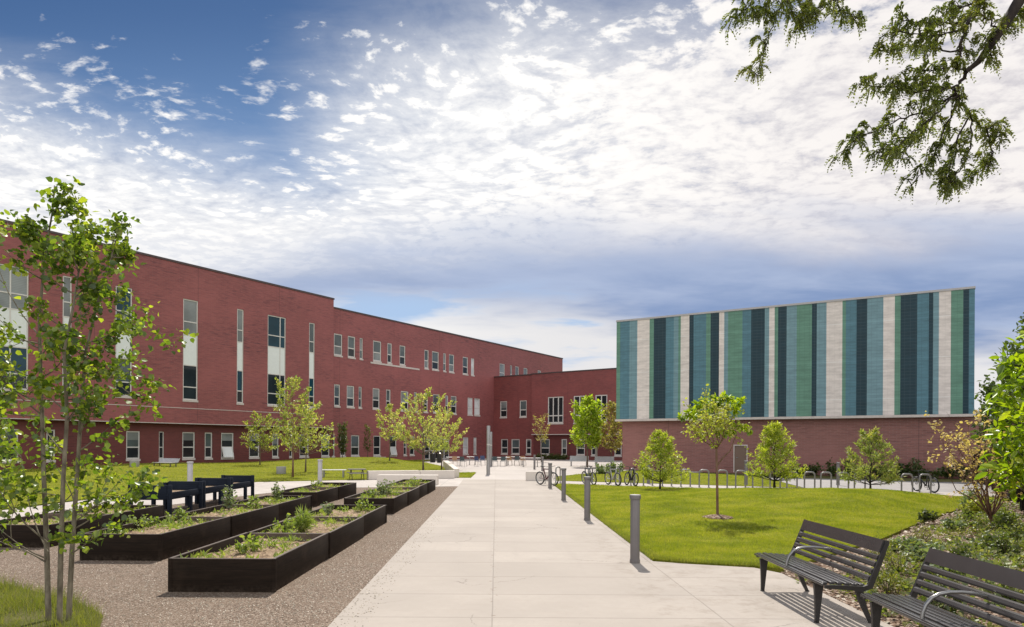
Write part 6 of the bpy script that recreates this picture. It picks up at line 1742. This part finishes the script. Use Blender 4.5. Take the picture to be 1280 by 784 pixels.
# ------------------------------------------------------------------ daylight
SUN_EL, SUN_AZ = radians(54), radians(0)
sd = bpy.data.lights.new('sun', 'SUN'); sd.energy = 4.7; sd.angle = radians(0.55); sd.color = (1.0, 0.945, 0.86)
so = bpy.data.objects.new('sun', sd); COL.objects.link(so)
so.rotation_euler = (-(pi / 2 - SUN_EL), 0, -SUN_AZ)
so.location = (0, 30, 60)

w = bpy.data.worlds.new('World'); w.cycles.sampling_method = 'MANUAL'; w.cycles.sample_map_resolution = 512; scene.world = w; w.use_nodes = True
nt = NT(w.node_tree); nt.n.clear()
out = nt.new('ShaderNodeOutputWorld'); bgn = nt.new('ShaderNodeBackground')
nt.l.new(bgn.outputs[0], out.inputs[0]); bgn.inputs['Strength'].default_value = 0.10
sky = nt.new('ShaderNodeTexSky'); sky.sky_type = 'NISHITA'; sky.sun_disc = False
sky.sun_elevation = SUN_EL; sky.sun_rotation = SUN_AZ; sky.air_density = 1.0; sky.dust_density = 0.6; sky.ozone_density = 1.6; sky.altitude = 200
d = nt.new('ShaderNodeTexCoord').outputs['Generated']
x, y, z = nt.xyz(d)
m_ = nt.math
ay = m_('MAXIMUM', m_('ABSOLUTE', y), 0.18)
zc_ = m_('MAXIMUM', z, 0.015)
# direction as slopes (east per north, height per north) in units of a thousand steps, used to place the cloud layers
gx = m_('ADD', m_('MULTIPLY', m_('DIVIDE', x, ay), F / 1000), 0.640)
gy = m_('SUBTRACT', 0.5555, m_('MULTIPLY', m_('DIVIDE', zc_, ay), F / 1000))
# flat cloud sheet seen in perspective
cz = m_('ADD', zc_, 0.10)
P0 = nt.vec(m_('DIVIDE', x, cz), m_('DIVIDE', y, cz), 0.0)
warp = nt.noise(P0, 1.3, 3, 0.5, col=True)
wv_ = nt.new('ShaderNodeVectorMath', operation='MULTIPLY_ADD'); nt.put(wv_.inputs[0], warp); wv_.inputs[1].default_value = (0.30, 0.30, 0); nt.put(wv_.inputs[2], P0)
P1 = wv_.outputs[0]
def sub5(n): return m_('SUBTRACT', n, 0.5)
def flock(sx, sy, rot, off=0.0):
    vo = nt.new('ShaderNodeTexVoronoi', feature='SMOOTH_F1')
    nz = nt.noise(P1, 14.0, 4, 0.65, col=True)
    v2 = nt.new('ShaderNodeVectorMath', operation='MULTIPLY_ADD'); nt.put(v2.inputs[0], nz); v2.inputs[1].default_value = (0.10, 0.10, 0); nt.put(v2.inputs[2], P1)
    nt.put(vo.inputs['Vector'], nt.scaled(v2.outputs[0], (sx, sy, 1), (off, off, 0), (0, 0, rot))); vo.inputs['Scale'].default_value = 1.0
    vo.inputs['Smoothness'].default_value = 0.45
    return m_('SUBTRACT', 0.95, vo.outputs['Distance'])
puff = flock(16.5, 20.0, 0.45)
cell = nt.noise(nt.scaled(P1, (6.5, 9.0, 1), rot=(0, 0, 0.35)), 1.0, 6, 0.62)
fine = nt.noise(nt.scaled(P1, (30, 40, 1), rot=(0, 0, 0.3)), 1.0, 5, 0.66)
bigc = nt.noise(nt.scaled(P1, (1.1, 1.6, 1), off=(3.1, 0.4, 0)), 1.0, 4, 0.5)
strk = nt.noise(nt.scaled(nt.vec(gx, gy, 0.0), (2.0, 9.0, 1), rot=(0, 0, -0.10)), 1.0, 5, 0.55, 0.3)
wisp = nt.noise(nt.scaled(nt.vec(gx, gy, 0.0), (4.0, 24.0, 1), off=(1.7, 0.2, 0), rot=(0, 0, -0.06)), 1.0, 5, 0.6, 0.4)
def lin(a, b, c): return m_('ADD', m_('ADD', m_('MULTIPLY', gx, a), m_('MULTIPLY', gy, b)), c)
# upper edge of the bright bank: below it solid cloud, above it flocks thinning into open blue
edge1 = lin(-0.22, 1.0, -0.098)                           # >0 below a line falling to the right
edge2 = m_('MULTIPLY', lin(1.0, 0.75, -0.465), 0.55)      # >0 to the right of a steep line
solid = m_('MAXIMUM', edge1, edge2)
dens = m_('ADD', m_('MULTIPLY', solid, 3.6), m_('ADD', m_('MULTIPLY', sub5(puff), 1.25), m_('MULTIPLY', sub5(bigc), 1.1)))
dens = m_('ADD', dens, m_('ADD', m_('MULTIPLY', sub5(fine), 1.5), m_('MULTIPLY', sub5(cell), 1.5)))
topgap = m_('MULTIPLY', nt.smooth(gy, 0.12, -0.03), 0.62)
dens = m_('SUBTRACT', dens, topgap)
veil = m_('MULTIPLY', nt.smooth(m_('ADD', m_('MULTIPLY', solid, 1.25), m_('ADD', m_('MULTIPLY', sub5(bigc), 0.25), m_('MULTIPLY', sub5(wisp), 0.10))), -0.09, 0.17), m_('SUBTRACT', 0.86, topgap))
cov = m_('MAXIMUM', nt.smooth(dens, -0.30, 0.70), m_('MULTIPLY', veil, 1.06), )
# lower blue grey sheet and the pale band near the horizon
lowl = m_('ADD', lin(0.085, 1.0, -0.360), m_('MULTIPLY', m_('ABSOLUTE', m_('SUBTRACT', gx, 0.42)), -0.03))
low = nt.smooth(m_('ADD', m_('ADD', lowl, m_('MULTIPLY', sub5(strk), 0.17)), m_('ADD', m_('MULTIPLY', sub5(bigc), 0.07), m_('MULTIPLY', sub5(wisp), 0.05))), -0.055, 0.060)
low = m_('MULTIPLY', low, nt.smooth(y, -0.3, 0.3))
hor = nt.smooth(m_('ADD', m_('ADD', lin(-0.012, 1.0, -0.376), m_('MULTIPLY', nt.smooth(gx, 0.72, 0.95), -0.02)), m_('ADD', m_('MULTIPLY', sub5(strk), 0.13), m_('MULTIPLY', sub5(wisp), 0.05))), -0.018, 0.035)
gap = nt.smooth(m_('ADD', m_('MULTIPLY', strk, 0.6), m_('MULTIPLY', wisp, 0.5)), 0.555, 0.66)
# colours: lit puffs over greyer undersides
sh_ = m_('ADD', m_('MULTIPLY', sub5(puff), 0.75), m_('ADD', m_('MULTIPLY', sub5(fine), 1.0), m_('MULTIPLY', sub5(cell), 0.9)))
soft = nt.smooth(gy, 0.24, 0.33)
shade_ = nt.mix(m_('MULTIPLY', soft, 0.7), nt.smooth(sh_, -0.62, 0.16), 0.75)
white = nt.mix(shade_, (6.5, 6.65, 7.2), (10.2, 10.0, 9.7))
warm = nt.mix(nt.smooth(gx, 0.55, 1.15), white, nt.mix(shade_, (6.1, 5.85, 6.2), (8.9, 8.5, 8.3)))
lav = nt.smooth(m_('ADD', gy, m_('MULTIPLY', sub5(strk), 0.2)), 0.22, 0.33)
warm = nt.mix(m_('MULTIPLY', lav, nt.smooth(gx, 0.5, 0.9, 0.04, 0.40)), warm, (5.6, 5.7, 6.7))
sky2 = nt.mix(1.0, sky.outputs[0], (0.55, 0.62, 0.70), 'MULTIPLY')
blue = nt.mix(nt.smooth(gy, -0.02, 0.24), (0.52, 1.25, 2.95), (1.7, 3.0, 5.4))
blue = nt.mix(0.18, blue, sky2)
upper = nt.mix(cov, blue, warm)
lgrey = nt.mix(nt.smooth(m_('ADD', m_('MULTIPLY', strk, 0.6), m_('MULTIPLY', wisp, 0.4)), 0.36, 0.64), (2.0, 2.9, 5.0), (4.1, 4.85, 6.6))
col = nt.mix(low, upper, lgrey)
hcol = nt.mix(gap, nt.mix(nt.smooth(gx, 0.45, 0.75), (8.6, 8.5, 8.4), (7.6, 7.5, 7.6)), (4.0, 5.5, 7.8))
col = nt.mix(m_('MULTIPLY', hor, nt.smooth(y, -0.3, 0.3)), col, hcol)
# the side of the sky away from the sun is an even bank of unseen cloud, added brighter to fill the shaded facades
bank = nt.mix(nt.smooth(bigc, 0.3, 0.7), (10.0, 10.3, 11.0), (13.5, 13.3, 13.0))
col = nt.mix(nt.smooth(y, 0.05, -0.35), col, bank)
col = nt.mix(nt.smooth(z, -0.02, 0.0), (2.2, 2.0, 1.7), col)
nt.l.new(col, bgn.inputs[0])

vs = scene.view_settings
scene.display_settings.display_device = 'sRGB'
vs.view_transform = 'Standard'; vs.look = 'None'; vs.exposure = 0.10; vs.gamma = 1.0; vs.use_curve_mapping = False
cy = scene.cycles
cy.use_denoising = True
try: cy.denoiser = 'OPENIMAGEDENOISE'
except Exception: pass
cy.max_bounces = 8; cy.diffuse_bounces = 3; cy.glossy_bounces = 3; cy.transmission_bounces = 4; cy.transparent_max_bounces = 4
cy.caustics_reflective = False; cy.caustics_refractive = False
cy.use_adaptive_sampling = True; cy.adaptive_threshold = 0.01
scene.render.film_transparent = False
